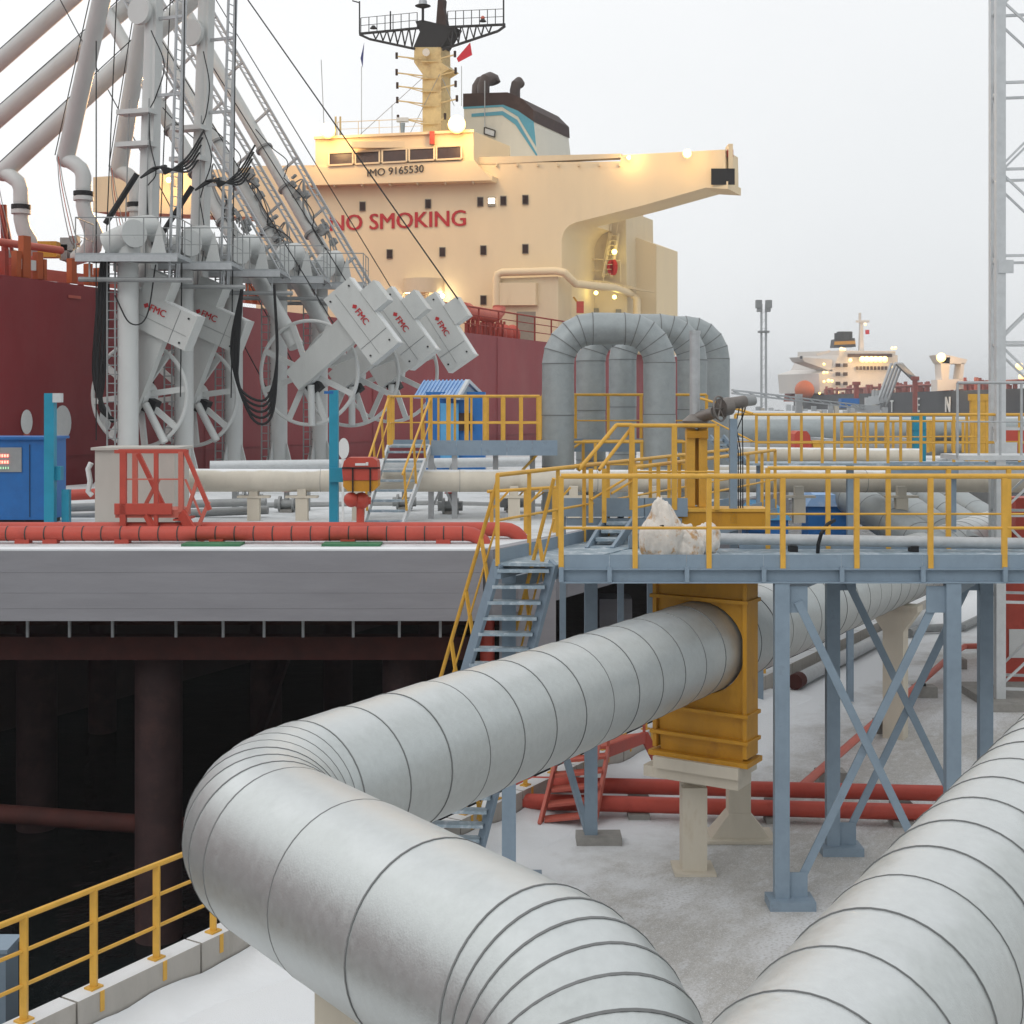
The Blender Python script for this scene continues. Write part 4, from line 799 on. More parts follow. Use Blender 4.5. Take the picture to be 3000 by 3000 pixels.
for i, S_ in enumerate(ARM):
    k = 1 + .058 * i; base = V((BX * 1.0 + .475 * BY * .058 * i, BY * k, DZ))
    base = V(((125, 179.4, 228, 272, 312)[i] - 500, 0, 0)) / FK * base.y + V((0, base.y, DZ))
    pz = 6.8 + 141 / FK * 44
    la = thing('marine_loader', AN[i], 'loading arm', base, 'row of marine loading arms')
    pv = base + A * 1.4
    def on(u, v, off=0.0): return onplane(u, v, pv + A * off, A)
    col = 'armgrey'; WA = (A * .55 + V((.02, 1, 0)) * .45).normalized()
    tub('standpost', col, la, base + Z * .1, V((base.x, base.y, pz - .1)), .34, n=24); bx('base_plate', col, la, base + Z * .08, (1.5, 1.5, .16), (A, W, Z))
    for s_ in (-1, 1):
        for ax_ in (A, W):
            c = base + Z * .1; MB().prism([c + ax_ * s_ * .3, c + ax_ * s_ * .72, c + ax_ * s_ * .62 + Z * .3, c + ax_ * s_ * .36 + Z * 1.15], (W if ax_ is A else A) * .05).build('gusset', col, la)
    lx = base - V((.45, .25, 0)); lad = MB()
    for s_ in (-.16, .10): lad.beam(lx + V((s_, 0, 0)) , V((lx.x + s_, lx.y, pz)), .05, .05)
    z = DZ + .4
    while z < pz: lad.tube(V((lx.x - .16, lx.y, z)), V((lx.x + .34, lx.y + .05, z)), .02, n=5); z += .3
    lad.build('ladder', 'armdark', la)
    # platform at trunnion level
    pc = base + V((.25, -.1, 0)); pc.z = pz + .05; w2 = 1.65
    bx('platform', 'grate', la, pc, (w2 * 2, 1.9, .14)); bx('platform_skirt', 'galv', la, pc + V((0, -.97, -.1)), (w2 * 2, .04, .22)); tub('platform_beam', 'armdark', la, pc + V((-w2, -.6, -.75)), pc + V((w2 + .4, -.6, -.78)), .08, n=8)
    for s_ in (-1.3, 1.3): bar('hanger', 'galv', la, pc + V((s_, -.6, -.75)), pc + V((s_, -.6, 0)), .05)
    railing(la, [pc + V((-w2, .9, .07)), pc + V((-w2, -.92, .07)), pc + V((w2, -.92, .07)), pc + V((w2, .9, .07))], 1.15, 1.1, 'armdark', (.5,), .035, .02)
    # trunnion elbow
    e0 = V((base.x + .1, base.y - .2, pz + .1)); sw = MB().path([e0, e0 + Z * .7, e0 + Z * 1.0 + V((.15, .15, 0)), e0 + Z * 1.1 + V((.5, .5, 0)), pv + Z * (pz - pv.z + .85)], .36, 16); sw.build('trunnion_elbow', col, la)
    tub('trunnion_housing', col, la, e0 + Z * .35 + V((-.75, 0, 0)), e0 + Z * .75 + V((.25, -.05, 0)), .42, .46, n=20); tub('trunnion_flange', col, la, e0 + V((.2, -.35, .7)), e0 + V((.3, -.45, .7)), .46, n=20)
    MB().prism([pc + V((.65, -.5, .1)), pc + V((1.15, -.5, .1)), pc + V((.95, -.5, 1.15))], V((0, .08, 0))).build('bearing_bracket', col, la)
    # inboard arm
    T = on(*S_['T']); tp = on(*S_['top']); d = (tp - T).normalized(); perp = d.cross(A).normalized()
    if perp.x < 0: perp = -perp
    lean = i >= 2
    tub('inboard_arm', col, la, T + d * 1.2, tp + d * 3, .34 if not lean else .30, .22 if not lean else .26, n=24)
    if not lean:
        bar('inboard_stiffener', col, la, T + d * 4.2 + perp * .28, tp + perp * .2, .36, .18); tub('lower_link', col, la, T + d * .2, T + d * 3.2, .26, .34, n=20)
        for f in (8.5, 9.6): c = T + d * f - A * .35; bx('clamp_frame', col, la, c - perp * .25, (1.4, .5, .16), (perp, A, d))
        tub('top_sheave', col, la, T + d * 13.0 - A * .5 - perp * .2, T + d * 13.0 - A * .34 - perp * .2, .46, n=24)
    else:
        random.seed(20 + i)
        for fq in (6.6, 9.0):
            cm = MB()
            for q in range(9): cm.box(T + d * (fq + random.uniform(-.6, .6)) + perp * random.uniform(.25, .8) - A * random.uniform(0, .4), (random.uniform(.08, .3), random.uniform(.08, .25), random.uniform(.1, .35)), (d, A, perp))
            for q in range(4): cm.path(smooth([T + d * (fq + random.uniform(-.5, .5)) + perp * .4, T + d * fq + perp * random.uniform(.6, 1.1) - A * .3, T + d * (fq - 1.2) + perp * random.uniform(.2, .8) - A * .3, T + d * (fq - 2.2) + perp * .35]), .03, 5)
            cm.build('swivel_cluster', 'armdark', la)['kind'] = 'stuff'
        for f in (5.2, 7.0, 9.4, 11.5): tub('flange', 'armdark', la, T + d * f, T + d * (f + .1), .38, n=20)
    # ladder frames alongside
    off = perp * (1.05 if not lean else .95); lf = MB()
    L_ = (tp - T).length + 3
    for s_ in (-.22, .22): lf.beam(T + d * 3.6 + off + A * (.2 + s_) , T + d * L_ + off + A * (.2 + s_), .07, .07)
    lf.beam(T + d * 3.6 + off * 1.25, T + d * L_ + off * 1.25, .06, .06)
    f = 3.8
    while f < L_: lf.tube(T + d * f + off + A * -.02, T + d * f + off + A * .42, .02, n=5); f += .33
    lf.build('access_ladder', 'galv', la)
    f = 5.0; f0 = None
    while f < L_:
        c = T + d * f
        if f0 is None: f0 = bar('ladder_bracket', 'galv', la, c + perp * .2, c + off * 1.25, .08, .10); c0 = c
        else: dup(f0, c - c0)
        f += 2.6
    # lower sheave wheel
    Rw = S_['R']; wm = MB().ring(T - A * .15, WA, Rw, .07, 64, 8).build('sheave', col, la)
    _, a1, b1 = frame(WA); s0 = None
    for q in range(8):
        an_ = q * math.pi / 4 + (.12 if not lean else .35); e = a1 * math.cos(an_) + b1 * math.sin(an_); bar('spoke', col, wm, T - A * .15 + e * .3, T - A * .15 + e * (Rw - .03), .11, .20)
    tub('hub', col, wm, T - A * .45, T + A * .25, .48, n=24); tub('hub_cover', col, wm, T - A * .52, T - A * .45, .40, n=24)
    # balance beam and counterweight box
    Bc = on(*S_['beam'], -.55); bd = (Bc - (T - A * .55)); bd = (bd - WA * bd.dot(WA)).normalized(); bp_ = bd.cross(WA).normalized()
    if bp_.z > 0: bp_ = -bp_
    if not lean and bp_.x < 0: bp_ = -bp_
    To = T - A * .5; hw = .42
    MB().hexa([To - bd * .5 - bp_ * hw - A * .12, To - bd * .5 + bp_ * hw - A * .12, To - bd * .5 + bp_ * hw + A * .12, To - bd * .5 - bp_ * hw + A * .12] + [Bc + bd * .2 + bp_ * s_ * .55 + A * y_ for s_, y_ in ((-1, -.12), (1, -.12), (1, .12), (-1, .12))]).build('balance_beam', 'armbox', la)
    blen, bwid = (2.95, 1.25) if lean else (2.75, 1.2)
    ce = Bc + bp_ * (.12 if lean else .02)
    bxm = bx('counterweight', 'armbox', la, ce, (blen, bwid, .5), (bp_, bd, WA))
    fr = ce - WA * .262
    for s_ in (.28,): bar('panel_joint', 'armdark', bxm, fr + bp_ * (s_ * blen) - bd * bwid * .48, fr + bp_ * (s_ * blen) + bd * bwid * .48, .02, .012)
    bar('panel_joint', 'armdark', bxm, fr - bp_ * blen * .45 - bd * bwid * .12, fr + bp_ * blen * .47 - bd * bwid * .12, .012, .012)
    for p_ in (-.42, .42):
        for q_ in (-.36, .36): tub('bolt', 'rubber', bxm, fr + bp_ * (p_ * blen) + bd * (q_ * bwid), fr + bp_ * (p_ * blen) + bd * (q_ * bwid) - WA * .03, .035, n=8)
    bx('cover_strip', 'white', bxm, ce + bd * (bwid / 2 + .02), (blen, .04, .42), (bp_, bd, WA)); bx('end_plate', 'armbox', bxm, ce + bp_ * (blen / 2 + .03) + bd * .02, (.05, bwid + .04, .56), (bp_, bd, WA))
    if lean: bx('trim_weight', 'armbox', la, ce + bd * (bwid / 2 + .35) - bp_ * .35, (.9, .66, .6), (bp_, bd, WA))
    else: bx('trim_weight', 'armbox', la, ce + bd * (bwid / 2 + .4) - bp_ * .35, (.95, .8, .6), (bp_, bd, WA))
    # logo and lettering on the box, reading along its length
    tx = bp_; ty = bd
    if tx.cross(ty).dot(A) > 0: ty = ty
    ts = .33; to = fr - WA * .012 - bp_ * (.38 if lean else .32) + bd * (.05 if lean else .12)
    text('FMC', ts, to, tx, ty, 'letterred', 'lettering', bxm, .004, .02)
    g = to - tx * .14 + ty * .11; MB().prism([g - tx * .10, g + tx * .02 + ty * .10, g + tx * .10, g - tx * .01 - ty * .10], -WA * .004).build('logo_mark', 'letterred', bxm, 0)
    # gearbox lump, hydraulic cylinder
    bx('gear_case', 'rubber', la, To + bp_ * .55 - bd * .15 + A * .35, (.45, .5, .3), (bp_, bd, A)); tub('cylinder', col, la, To + bp_ * .5 + A * .1 - bd * .1, To + bp_ * 1.7 + A * .1 - bd * 1.0, .13, n=12)
    # cables from the sheave to the apex
    cb_ = MB()
    for s_ in (-1, 1): cb_.tube(T + perp * s_ * (Rw - .02) - A * .15, T + perp * s_ * (Rw * .62 + .25) + d * (L_ + 2) - A * .15, .022, n=5)
    cb_.build('sheave_cables', 'rubber', la)
    if not lean:
        for s_ in (-.52, .42): tub('link_rod', 'armdark', la, T + perp * s_ + d * 3 - A * .5, T + perp * s_ * .9 + d * 10 - A * .5, .022, n=5); 
    # outboard arm and swivel joint at the ship manifold
    (u0, v0), (u1, v1) = S_['out']; Yo = S_['oY']; o0 = P(u0, v0, (Yo * .45 + pv.y * .55)); o1 = P(u1, v1, Yo); od = (o1 - o0).normalized()
    ro = .33 if not lean else .36
    tub('outboard_arm', col, la, o0 - od * 6, o1, ro * .93, ro, n=24); MB().sphere(o1, ro * 1.02, 20, 12).build('outboard_elbow', col, la)
    tub('outboard_cable', 'rubber', la, o0 - od * 6 + V((-.3, -.2, .25)), o1 + V((-.33, -.2, .1)), .02, n=5)
    x_ = lambda du, dv, dY=0: P(u1 + du, v1 + dv, Yo + dY)
    if i in (0, 2) or i == 1:
        MB().path([o1, x_(9, 5, -.3), x_(15, 10, -.4), x_(17.5, 17, -.4), x_(17.5, 30, -.4)], .29, 16).build('swivel_elbow', col, la)
        for a_, m_ in ((35, 'rubber'), (40, 'armgrey')): tub('swivel_ring', m_, la, x_(17.5, a_ - 3, -.4), x_(17.5, a_ + 1, -.4), .37, n=24)
        MB().path([x_(17.5, 30, -.4), x_(17.5, 46, -.4), x_(20, 56, -.3), x_(25, 66, -.2), x_(28, 75, 0), x_(26, 86, .3), x_(20, 93, .6), x_(10, 97, .9)], [.28, .28, .29, .33, .36, .36, .33, .28], 16).build('swivel_bend', col, la)
        cm = MB().tube(x_(8, 90, 1), x_(4, 99, 1.2), .3, n=12); cm.box(x_(3, 84, 1), (.5, .5, .5)).box(x_(9, 81, 1), (.3, .4, .4)).box(x_(0, 92, 1), (.3, .5, .6)); cm.build('coupler', 'armdark', la)
        for q in range(3): MB().path(smooth([x_(-8 + q, -4 + q * 2, -.5), x_(-6 + 2 * q, 25, -.6), x_(0 + 3 * q, 60, -.5), x_(6 + 3 * q, 82, 0), x_(14 + q, 84 - 2 * q, .2)]), .018, 5).build('hydraulic_hose', 'redlight' if q == 1 else 'armdark', la)
    random.seed(50 + i)
    for q in range(3):                       # slack control lines hanging along the arm
        f = 4.5 + q * 2.6; MB().path(smooth([T + d * f + perp * .35 - A * .4, T + d * (f + .4) + perp * random.uniform(.5, .9) - A * .5, T + d * (f + 1.4) + perp * random.uniform(.3, 1.0) - A * .5, T + d * (f + 2.6) + perp * .3 - A * .4]), .022, 5).build('control_line', 'rubber', la)
    # black hose bundle round the post
    hz = pz + 3.1; hb = MB()
    for q in range(5): hb.path(smooth([V((base.x + .35, base.y + .2, hz - .35)), V((base.x + .75 + .1 * q, base.y + .3, hz + .02 * q)), V((base.x + 1.3, base.y - .3, hz - .1 - .05 * q)), V((base.x + 1.9, base.y + .2, hz + .12 * q - .15)), V((base.x + 2.2 + .05 * q, base.y + .5, hz + .3 + .25 * q))]), .035, 6)
    hb.tube(V((base.x + .3, base.y, hz - .25)), V((base.x - .75, base.y, hz - 1.9)), .10, n=8)
    if i < 2: hb.build('hose_bundle', 'rubber', la)
    if i == 0:
        hm = MB()
        for q in range(4): hm.path(smooth([V((base.x - .6 - .06 * q, base.y - .2, pz + .2)), V((base.x - .62 - .12 * q, base.y - .2, pz - 2)), V((base.x - .75 - .1 * q, base.y - .2, pz - 4)), V((base.x - .85 + .1 * q, base.y - .2, pz - 4.9 - .1 * q)), V((base.x - .4, base.y - .1, pz - 5.3))]), .06, 6)
        hm.build('hanging_hose', 'rubber', la)
        MB().tube(P(94, 40, 43), P(94, 430, 43), .022, n=5).build('tether_cable', 'rubber', la)
        MB().path(smooth([V((base.x - .3, base.y - .45, pz - 1.2)), V((base.x + .2, base.y - .5, pz - 2.1)), V((base.x + .75, base.y - .5, pz - 1.9)), V((base.x + 1.05, base.y - .5, pz - .2))]), .025, 6).build('cable_loop', 'rubber', la)
    if i == 1:
        hm = MB()
        for q in range(5): hm.path(smooth([V((base.x + 2.1, base.y - .2, pz - .6)), V((base.x + 1.95 - .06 * q, base.y - .2, pz - 3)), V((base.x + 2.0 + .1 * q, base.y - .2, pz - 4.2 - .25 * q)), V((base.x + 2.9 + .05 * q, base.y - .2, pz - 4.6 - .15 * q)), V((base.x + 3.3, base.y - .2, pz - 3.2)), V((base.x + 3.2, base.y - .2, pz - .6))]), .05, 6)
        hm.build('hanging_hose', 'rubber', la)
    if i == 4: MB().tube(P(447 / 1, 292, 52) , P(228, -20, 58), .03, n=5).build('guy_cable', 'rubber', la)

# ================================================================ TANKER AT THE BERTH
tk = thing('tanker', 'huge red hulled oil tanker with cream superstructure moored alongside the loading arms', 'tanker ship', (2, 96, -4))
H0 = V((-12.46, 54, 0)); DKZ = 10.95
def hull_pt(t, z, w=0.0): q = H0 + A * t + W * w; return V((q.x, q.y, z))
hp = MB()
ts_ = [-60, -30, -12, 0, 12, 24, 36, 48, 58, 66]; zs = [-4.2, -1.0, 3.0, 7.0, DKZ]
def shear(t): return .5 * max(0, (-t) / 30) if t < 0 else -.25 * min(1, t / 50)
vs = [hull_pt(t, z + (shear(t) if z == DKZ else 0), 0) for t in ts_ for z in zs]; nz_ = len(zs)
hp.add(vs, [(i * nz_ + j, (i + 1) * nz_ + j, (i + 1) * nz_ + j + 1, i * nz_ + j + 1) for i in range(len(ts_) - 1) for j in range(1, nz_ - 1)])
hp.add([hull_pt(t, DKZ + shear(t), w_) for t in ts_ for w_ in (0, 42)], [(2 * i, 2 * i + 1, 2 * i + 3, 2 * i + 2) for i in range(len(ts_) - 1)])
hp.add([hull_pt(66, z, w_) for z in (-4, DKZ - .25) for w_ in (0, 42)], [(0, 1, 3, 2)]); hp.add([hull_pt(t, z, 42) for t in (-60, 66) for z in (-4, DKZ)], [(0, 1, 3, 2)])
hp.build('hull', 'hullred', tk)
hb = MB(); hb.add([hull_pt(t, z, -.02) for t in ts_ for z in (-4.2, -.9)], [(2 * i, 2 * i + 1, 2 * i + 3, 2 * i + 2) for i in range(len(ts_) - 1)]); hb.build('boot_topping', 'hullboot', tk)
for t in (-12, 0, 13, 27, 41): bar('weld_seam', 'hullred', tk, hull_pt(t, 0, -.03), hull_pt(t, DKZ - .2, -.03), .03, .02)
bar('weld_seam', 'hullred', tk, hull_pt(-20, 5.0, -.03), hull_pt(40, 5.0, -.03), .04, .03)
for (u, v, a_, b_) in ((26, 412, .26, .42), (61, 413, .42, .62), (103, 408, .3, .5)):
    c = onplane(u, v, H0 - W * .05, W); MB().prism([c + A * (a_ * math.cos(k * .314)) + Z * (b_ * math.sin(k * .314)) for k in range(20)], -W * .01).build('draught_disc', 'white', tk)
for (u, v, w_) in ((73, 290, .6), (283, 401, .5), (26, 424, .25)): bx('hull_mark', 'redlight', tk, onplane(u, v, H0 - W * .04, W), (w_, .02, .10), (A, W, Z))
# deck-edge gear at the manifold
for u, w_, h_, mm in ((16, .5, 1.6, 'decko'), (24, .8, 2.6, 'decko'), (37, .6, 1.7, 'decko'), (42, .3, 1.3, 'decko'), (70, .6, 1.6, 'decko'), (86, .5, 1.4, 'decko'), (95, .4, 1.2, 'decko'), (4, .4, 1.5, 'deckred'), (250, .5, 1.4, 'decko'), (243, .4, 2.2, 'decko')):
    c = onplane(u, 290, H0 + W * .3, W); h_ *= .55; bx('bulwark_stay', mm, tk, V((c.x, c.y, DKZ + .2 + h_ / 2)), (w_ * .42, .25, h_), (A, W, Z))
c0, c1_ = hull_pt(-40, DKZ + .75, 1.2), hull_pt(6, DKZ + .75, 1.2); bar('gunwale', 'redlight', tk, c0 - Z * .25, c1_ - Z * .25, .12, .4)
tub('manifold_drip_pipe', 'redlight', tk, onplane(-40, 231, H0 + W * 2.0, W), onplane(60, 244.5, H0 + W * 2.0, W), .14, n=16)
cl = MB()
random.seed(3)
for q in range(46):
    t = random.uniform(-14, 8); w_ = random.uniform(2.5, 8); hh = random.uniform(.3, 1.1); cl.box(hull_pt(t, DKZ + .2 + hh / 2, w_), (random.uniform(.15, .6), random.uniform(.15, .6), hh), (A, W, Z))
    if q % 3 == 0: cl.tube(hull_pt(t, DKZ + hh, w_), hull_pt(t + random.uniform(-2, 2), DKZ + hh * random.uniform(.6, 1.2), w_ + 1), .12, n=8)
o = cl.build('deck_fittings', 'deckred', tk); o['kind'] = 'stuff'
for q in range(7):
    t = -11 + q * 2.4; hh = .7 + .25 * (q % 3); tub('vent_pipe', 'deckred', tk, hull_pt(t, DKZ, 3), hull_pt(t, DKZ + hh, 3), .12, n=10); MB().sphere(hull_pt(t, DKZ + hh, 3), .22, 10, 6).build('vent_head', 'decko' if q % 2 else 'deckred', tk)
bx('hose_crane_light', 'ochre', tk, onplane(48, 244, H0 + W * 3, W), (.7, .5, .6)); bx('deck_box', 'white', tk, onplane(30, 259, H0 + W * .3, W), (.9, .1, .35), (A, W, Z))
MB().path([onplane(3, 200, H0 + W * 6, W), onplane(5, 245, H0 + W * 6, W)], .14, 8).build('crane_post', 'deckred', tk); MB().path([onplane(3, 200, H0 + W * 6, W), onplane(12, 245, H0 + W * 6, W)], .07, 6).build('crane_stay', 'deckred', tk)
# red pipe bend and drums on the side deck before the accommodation
def hz_(u, v, w_): return onplane(u, v, H0 + W * w_, W)
MB().path([hz_(453, 304, 2), hz_(459, 305, 2), hz_(480, 308.5, 2), hz_(484, 307.5, 2), hz_(487, 304, 2), hz_(487.5, 300, 2)], .42, 14).build('vapour_pipe', 'redlight', tk); tub('vapour_cap', 'redlight', tk, hz_(452, 304, 1.7), hz_(456, 304.5, 1.7), .55)
for u in (466, 472, 478, 481): tub('pipe_leg', 'redpaint', tk, hz_(u, 308, 2), hz_(u, 330, 2), .12, n=8)
for u in (487, 493, 500): MB().sphere(hz_(u, 327, 2.4), .55, 14, 10, (1, 1, 1.2)).build('drum', 'redpaint', tk)
cl = MB()
for q in range(26): u = 455 + q * 1.5; cl.box(hz_(u, 326 + (q % 4), 1.5 + (q % 3)), (.12, .12, 1.2 + .5 * (q % 3)), (A, W, Z))
o = cl.build('deck_fittings', 'deckred', tk); o['kind'] = 'stuff'
railing(tk, [hull_pt(20, DKZ - .05, .3), hull_pt(46, DKZ - .2, .3)], 1.5, 2.6, 'deckred', (.35, .7), .1, .05)
# ---- accommodation block: faces built on the plane of its front
n_s = V((.2, 1, 0)).normalized(); S0 = V(((320 - 500) / FK * 96, 96, 0)); sR = V((n_s.y, -n_s.x, 0))
def SF(u, v, off=0.0): return onplane(u, v, S0 - n_s * off, n_s)
BK = A * 13
arc = [(548.5, 234), (549.5, 229), (552, 224), (556, 220), (561, 217.5), (566, 216)]
MB().prism([SF(u, v) for u, v in [(250, 336), (548.5, 343)] + arc + [(566, 158), (250, 162)]], BK).build('accommodation_front', 'shipcream', tk, 25)
MB().prism([SF(u, v) for u, v in ((566, 216.2), (628, 200.5), (689, 183.3), (711, 184.5), (711, 177), (708.5, 177), (708.5, 166), (708, 146), (606, 151.5), (606, 157.5), (566, 158.1))], A * 3.2).build('bridge_wing', 'shipcream', tk, 0)
bx('wing_opening', 'black', tk, SF(706, 172.5, .02), (1.6, .05, 1.1)); bx('wing_end_face', 'shipcream2', tk, SF(712, 158, -.8), (.3, 1.4, 2.2)); 
MB().prism([SF(u, v) for u, v in ((250, 212), (120, 207), (91, 207), (91, 173), (250, 163))], A * 3.2).build('bridge_wing', 'shipcream', tk, 0)
MB().prism([SF(u, v, .05) for u, v in ((462, 153.5), (606, 150), (606, 154), (483, 160), (462, 160))], A * .8).build('wing_coping', 'shipcream2', tk, 0)
wh = MB().prism([SF(u, v, .8) for u, v in ((308, 135), (462, 128), (463, 163), (481, 172), (480, 177), (296, 181), (302, 164), (308, 163))], A * 6).build('wheelhouse', 'shipcream', tk, 0)
MB().prism([SF(u, v, 1.0) for u, v in ((300, 163.5), (463, 156.5), (480, 176), (297, 181))], n_s * .19).build('wheelhouse_apron', 'shipcream', tk, 0)
bar('roof_edge', 'shipcream2', tk, SF(307, 135, .9), SF(463, 128, .9), .25, .18)
for k, (ua, ub, va, vb) in enumerate(((321, 344.5, 149.5, 161.3), (347, 370.5, 148.3, 160), (373.3, 397, 146.5, 158.7), (399.6, 424, 145.2, 157), (426.2, 450.6, 143.3, 155.8))):
    w_ = MB().prism([SF(ua, va, .83), SF(ub, va - 1.2, .83), SF(ub, vb - 1.0, 1.03), SF(ua, vb + .3, 1.03)], n_s * .03).build('bridge_window', 'winglass', tk, 0)
    pp_ = [SF(ua, va, .86), SF(ub, va - 1.2, .86), SF(ub, vb - 1.0, 1.06), SF(ua, vb + .3, 1.06)]
    fm_ = MB(); [fm_.beam(pp_[z_], pp_[(z_ + 1) % 4], .12, .12) for z_ in range(4)]; ORG[w_.name] = ORG[tk.name]; fm_.build('frame', 'shipcream2', w_)
bx('searchlight_box', 'shipcream2', tk, SF(371, 141.5, 1.0), (4.0, .3, .45)); bx('whistle', 'redpaint', tk, SF(422, 134.8, 1.0), (.35, .3, .9))
tx = SF(450, 170, 1.05) - SF(360, 176, 1.05)
def fit_text(s, uva, uvb, h, m, off, nm, bold):
    a, b = SF(*uva, off), SF(*uvb, off); dirx = (b - a); w_ = text_w(s, 1.0); sz = dirx.length / w_
    return text(s, sz, a, dirx, Z, m, nm, tk, .01, bold)
fit_text('IMO 9165530', (358, 172.5), (413, 168), 0, 'letterblack', 1.06, 'lettering', .012)
fit_text('NO SMOKING', (321, 225.5), (453, 220.3), 0, 'letterred', .06, 'lettering', .02)
for (u, v) in ((354, 201.5), (418, 199), (469, 197), (491.5, 196), (513, 195), (380.5, 248), (432, 246), (472, 244.3), (513, 243), (472, 293), (430, 292)):
    w_ = bx('window', 'winframe', tk, SF(u, v, .05), (.5 * .9, .1, .68)); ORG[w_.name] = ORG[tk.name]; bx('pane', 'winglass', w_, SF(u, v, .11), (.36, .04, .58))
w_ = bx('window', 'winframe', tk, SF(480, 197, .05), (.52, .1, .68)); ORG[w_.name] = ORG[tk.name]; bx('pane', 'lampwhite', w_, SF(480, 196, .12), (.44, .04, .34))
for u in range(300, 480, 27): bx('apron_bracket', 'shipcream2', tk, SF(u, 182 - (u - 300) * .025, .5), (.12, .8, .25))
for u in range(485, 606, 20): bx('coping_bracket', 'shipcream2', tk, SF(u, 161, .1), (.1, .2, .2))
# lower structures on the aft side
MB().prism([SF(u, v, 1.2) for u, v in ((486, 338), (486, 272), (545, 270), (545, 343))], A * 2.4).build('store_house', 'shipcream2', tk, 0)
bx('store_house_door', 'winframe', tk, SF(516, 320, 1.25), (1.6, .1, 2.2)); MB().prism([SF(u, v, 1.6) for u, v in ((486, 298), (523, 298), (523, 276), (486, 276))], A * .6).build('awning', 'shipcream', tk, 0)
MB().path([SF(485, 300, 1.5), SF(485, 272, 1.5), SF(486, 268, 1.5), SF(490, 266, 1.5), SF(543, 264.5, 1.5), SF(551, 266, 1.5), SF(556, 271, 1.2), SF(562, 277, .5)] + [SF(600, 281, -4), SF(617, 287, -6), SF(622, 292, -6), SF(622, 320, -6)], .27, 12).build('exhaust_vent_pipe', 'shipcream', tk)
m = MB(); c = SF(414, 280, .2); m.tube(V((c.x, c.y, SF(414, 287, 0).z)), V((c.x, c.y, SF(414, 273, 0).z)), 1.45, n=28); m.build('crane_sponson', 'shipcream2', tk); tub('crane_column', 'shipcream2', tk, V((c.x, c.y, DKZ)), V((c.x, c.y, SF(414, 287, 0).z)), .8)
MB().prism([SF(u, v, -6) for u, v in ((552, 345), (552, 232), (598, 205), (611, 205), (613, 345))], A * 6).build('aft_house', 'shipcream2', tk, 0)
MB().prism([SF(u, v, -8) for u, v in ((613, 345), (613, 232), (622, 232), (641, 239), (641, 345))], A * 5).build('engine_casing', 'shipcream', tk, 0)
MB().prism([SF(u, v, -5.6) for u, v in ((556, 276), (590, 279), (636, 285), (612, 278.5), (590, 274), (556, 272))], A * 1.2).build('boat_deck', 'shipcream2', tk, 0)
railing(tk, [SF(556, 273, -5.5), SF(606, 276, -5.5)], 1.6, 1.2, 'shipcream2', (.5,), .08, .05); stair(tk, SF(597, 228, -5.5), SF(604, 228, -5.5), SF(589, 270, -5.4), SF(597, 270, -5.4), 9, 'shipcream2', 'shipcream2', 'shipcream2', (1, 1), 1.0, .3, .08, .2, False, 3)
for u in (596.5, 599.5): MB().prism([SF(u, 261, -5.35) + sR * (.28 * math.cos(k * .628)) + Z * (.6 * math.sin(k * .628)) for k in range(10)], n_s * .1).build('lifebuoy', 'letterred', tk)
for (u, v) in ((560, 308), (582, 307), (590, 312), (604, 308)): bx('porthole', 'winframe', tk, SF(u, v, -5.9), (.4, .1, .9))
bar('davit', 'ochre', tk, SF(560, 290, .2), SF(566, 298, .2), .12); bx('davit_head', 'redpaint', tk, SF(566.5, 300, .2), (.5, .3, .8))
# funnel on its own plane
def FU(x, y, off=0.0): return onplane(300 + x * .1294, y * .1294, V((0, 104, 0)) - n_s * off, n_s)
MB().prism([FU(*q) for q in ((1180, 710), (1510, 700), (1615, 745), (1700, 830), (1707, 915), (1740, 1200), (1190, 1200))], A * 7).build('funnel', 'funnelwhite', tk, 0)
MB().prism([FU(*q, .06) for q in ((1176, 706), (1512, 696), (1618, 742), (1704, 828), (1709, 918), (1590, 835), (1478, 790), (1176, 806))], A * 7.2).build('funnel_top', 'funnelblack', tk, 0)
MB().prism([FU(*q, .05) for q in ((1176, 806), (1478, 790), (1590, 835), (1709, 918), (1728, 1108), (1590, 880), (1470, 806), (1178, 822))], n_s * .05).build('funnel_stripe', 'funnelblue', tk, 0)
MB().prism([FU(*q, .05) for q in ((1240, 858), (1475, 838), (1585, 905), (1736, 1165), (1737, 1190), (1570, 940), (1470, 868), (1240, 882))], n_s * .05).build('funnel_stripe', 'funnelblue', tk, 0)
pts = [FU(1275, 730, -3), FU(1285, 660, -3), FU(1310, 610, -3), FU(1350, 590, -3), FU(1395, 600, -3), FU(1425, 635, -3)]
MB().path([FU(1330, 740, -2), FU(1330, 650, -2), FU(1350, 600, -2), FU(1380, 590, -2.5), FU(1405, 600, -3), FU(1415, 630, -3)], .50, 16).build('exhaust_pipe', 'exhaust', tk)
MB().path([FU(1270, 740, -4), FU(1275, 650, -4), FU(1300, 610, -4.3), FU(1335, 600, -4.6)], .34, 14).build('exhaust_pipe', 'exhaust', tk); MB().path([FU(1568, 760, -3), FU(1568, 680, -3), FU(1578, 635, -3), FU(1595, 620, -3.3), FU(1605, 640, -3.6)], .42, 16).build('exhaust_pipe', 'exhaust', tk)
mbd = MB(); q_ = [FU(*q, .2) for q in ((1338, 960), (1418, 985), (1414, 1035), (1336, 1010))]; [mbd.beam(q_[z_], q_[(z_ + 1) % 4], .09, .09) for z_ in range(4)]; mbd.build('name_frame', 'letterblack', tk); MB().prism(q_, n_s * .05).build('name_board', 'galvlight', tk, 0); tub('funnel_aerial', 'galv', tk, FU(1340, 960, .3), FU(1340, 610, .3), .04, n=5)
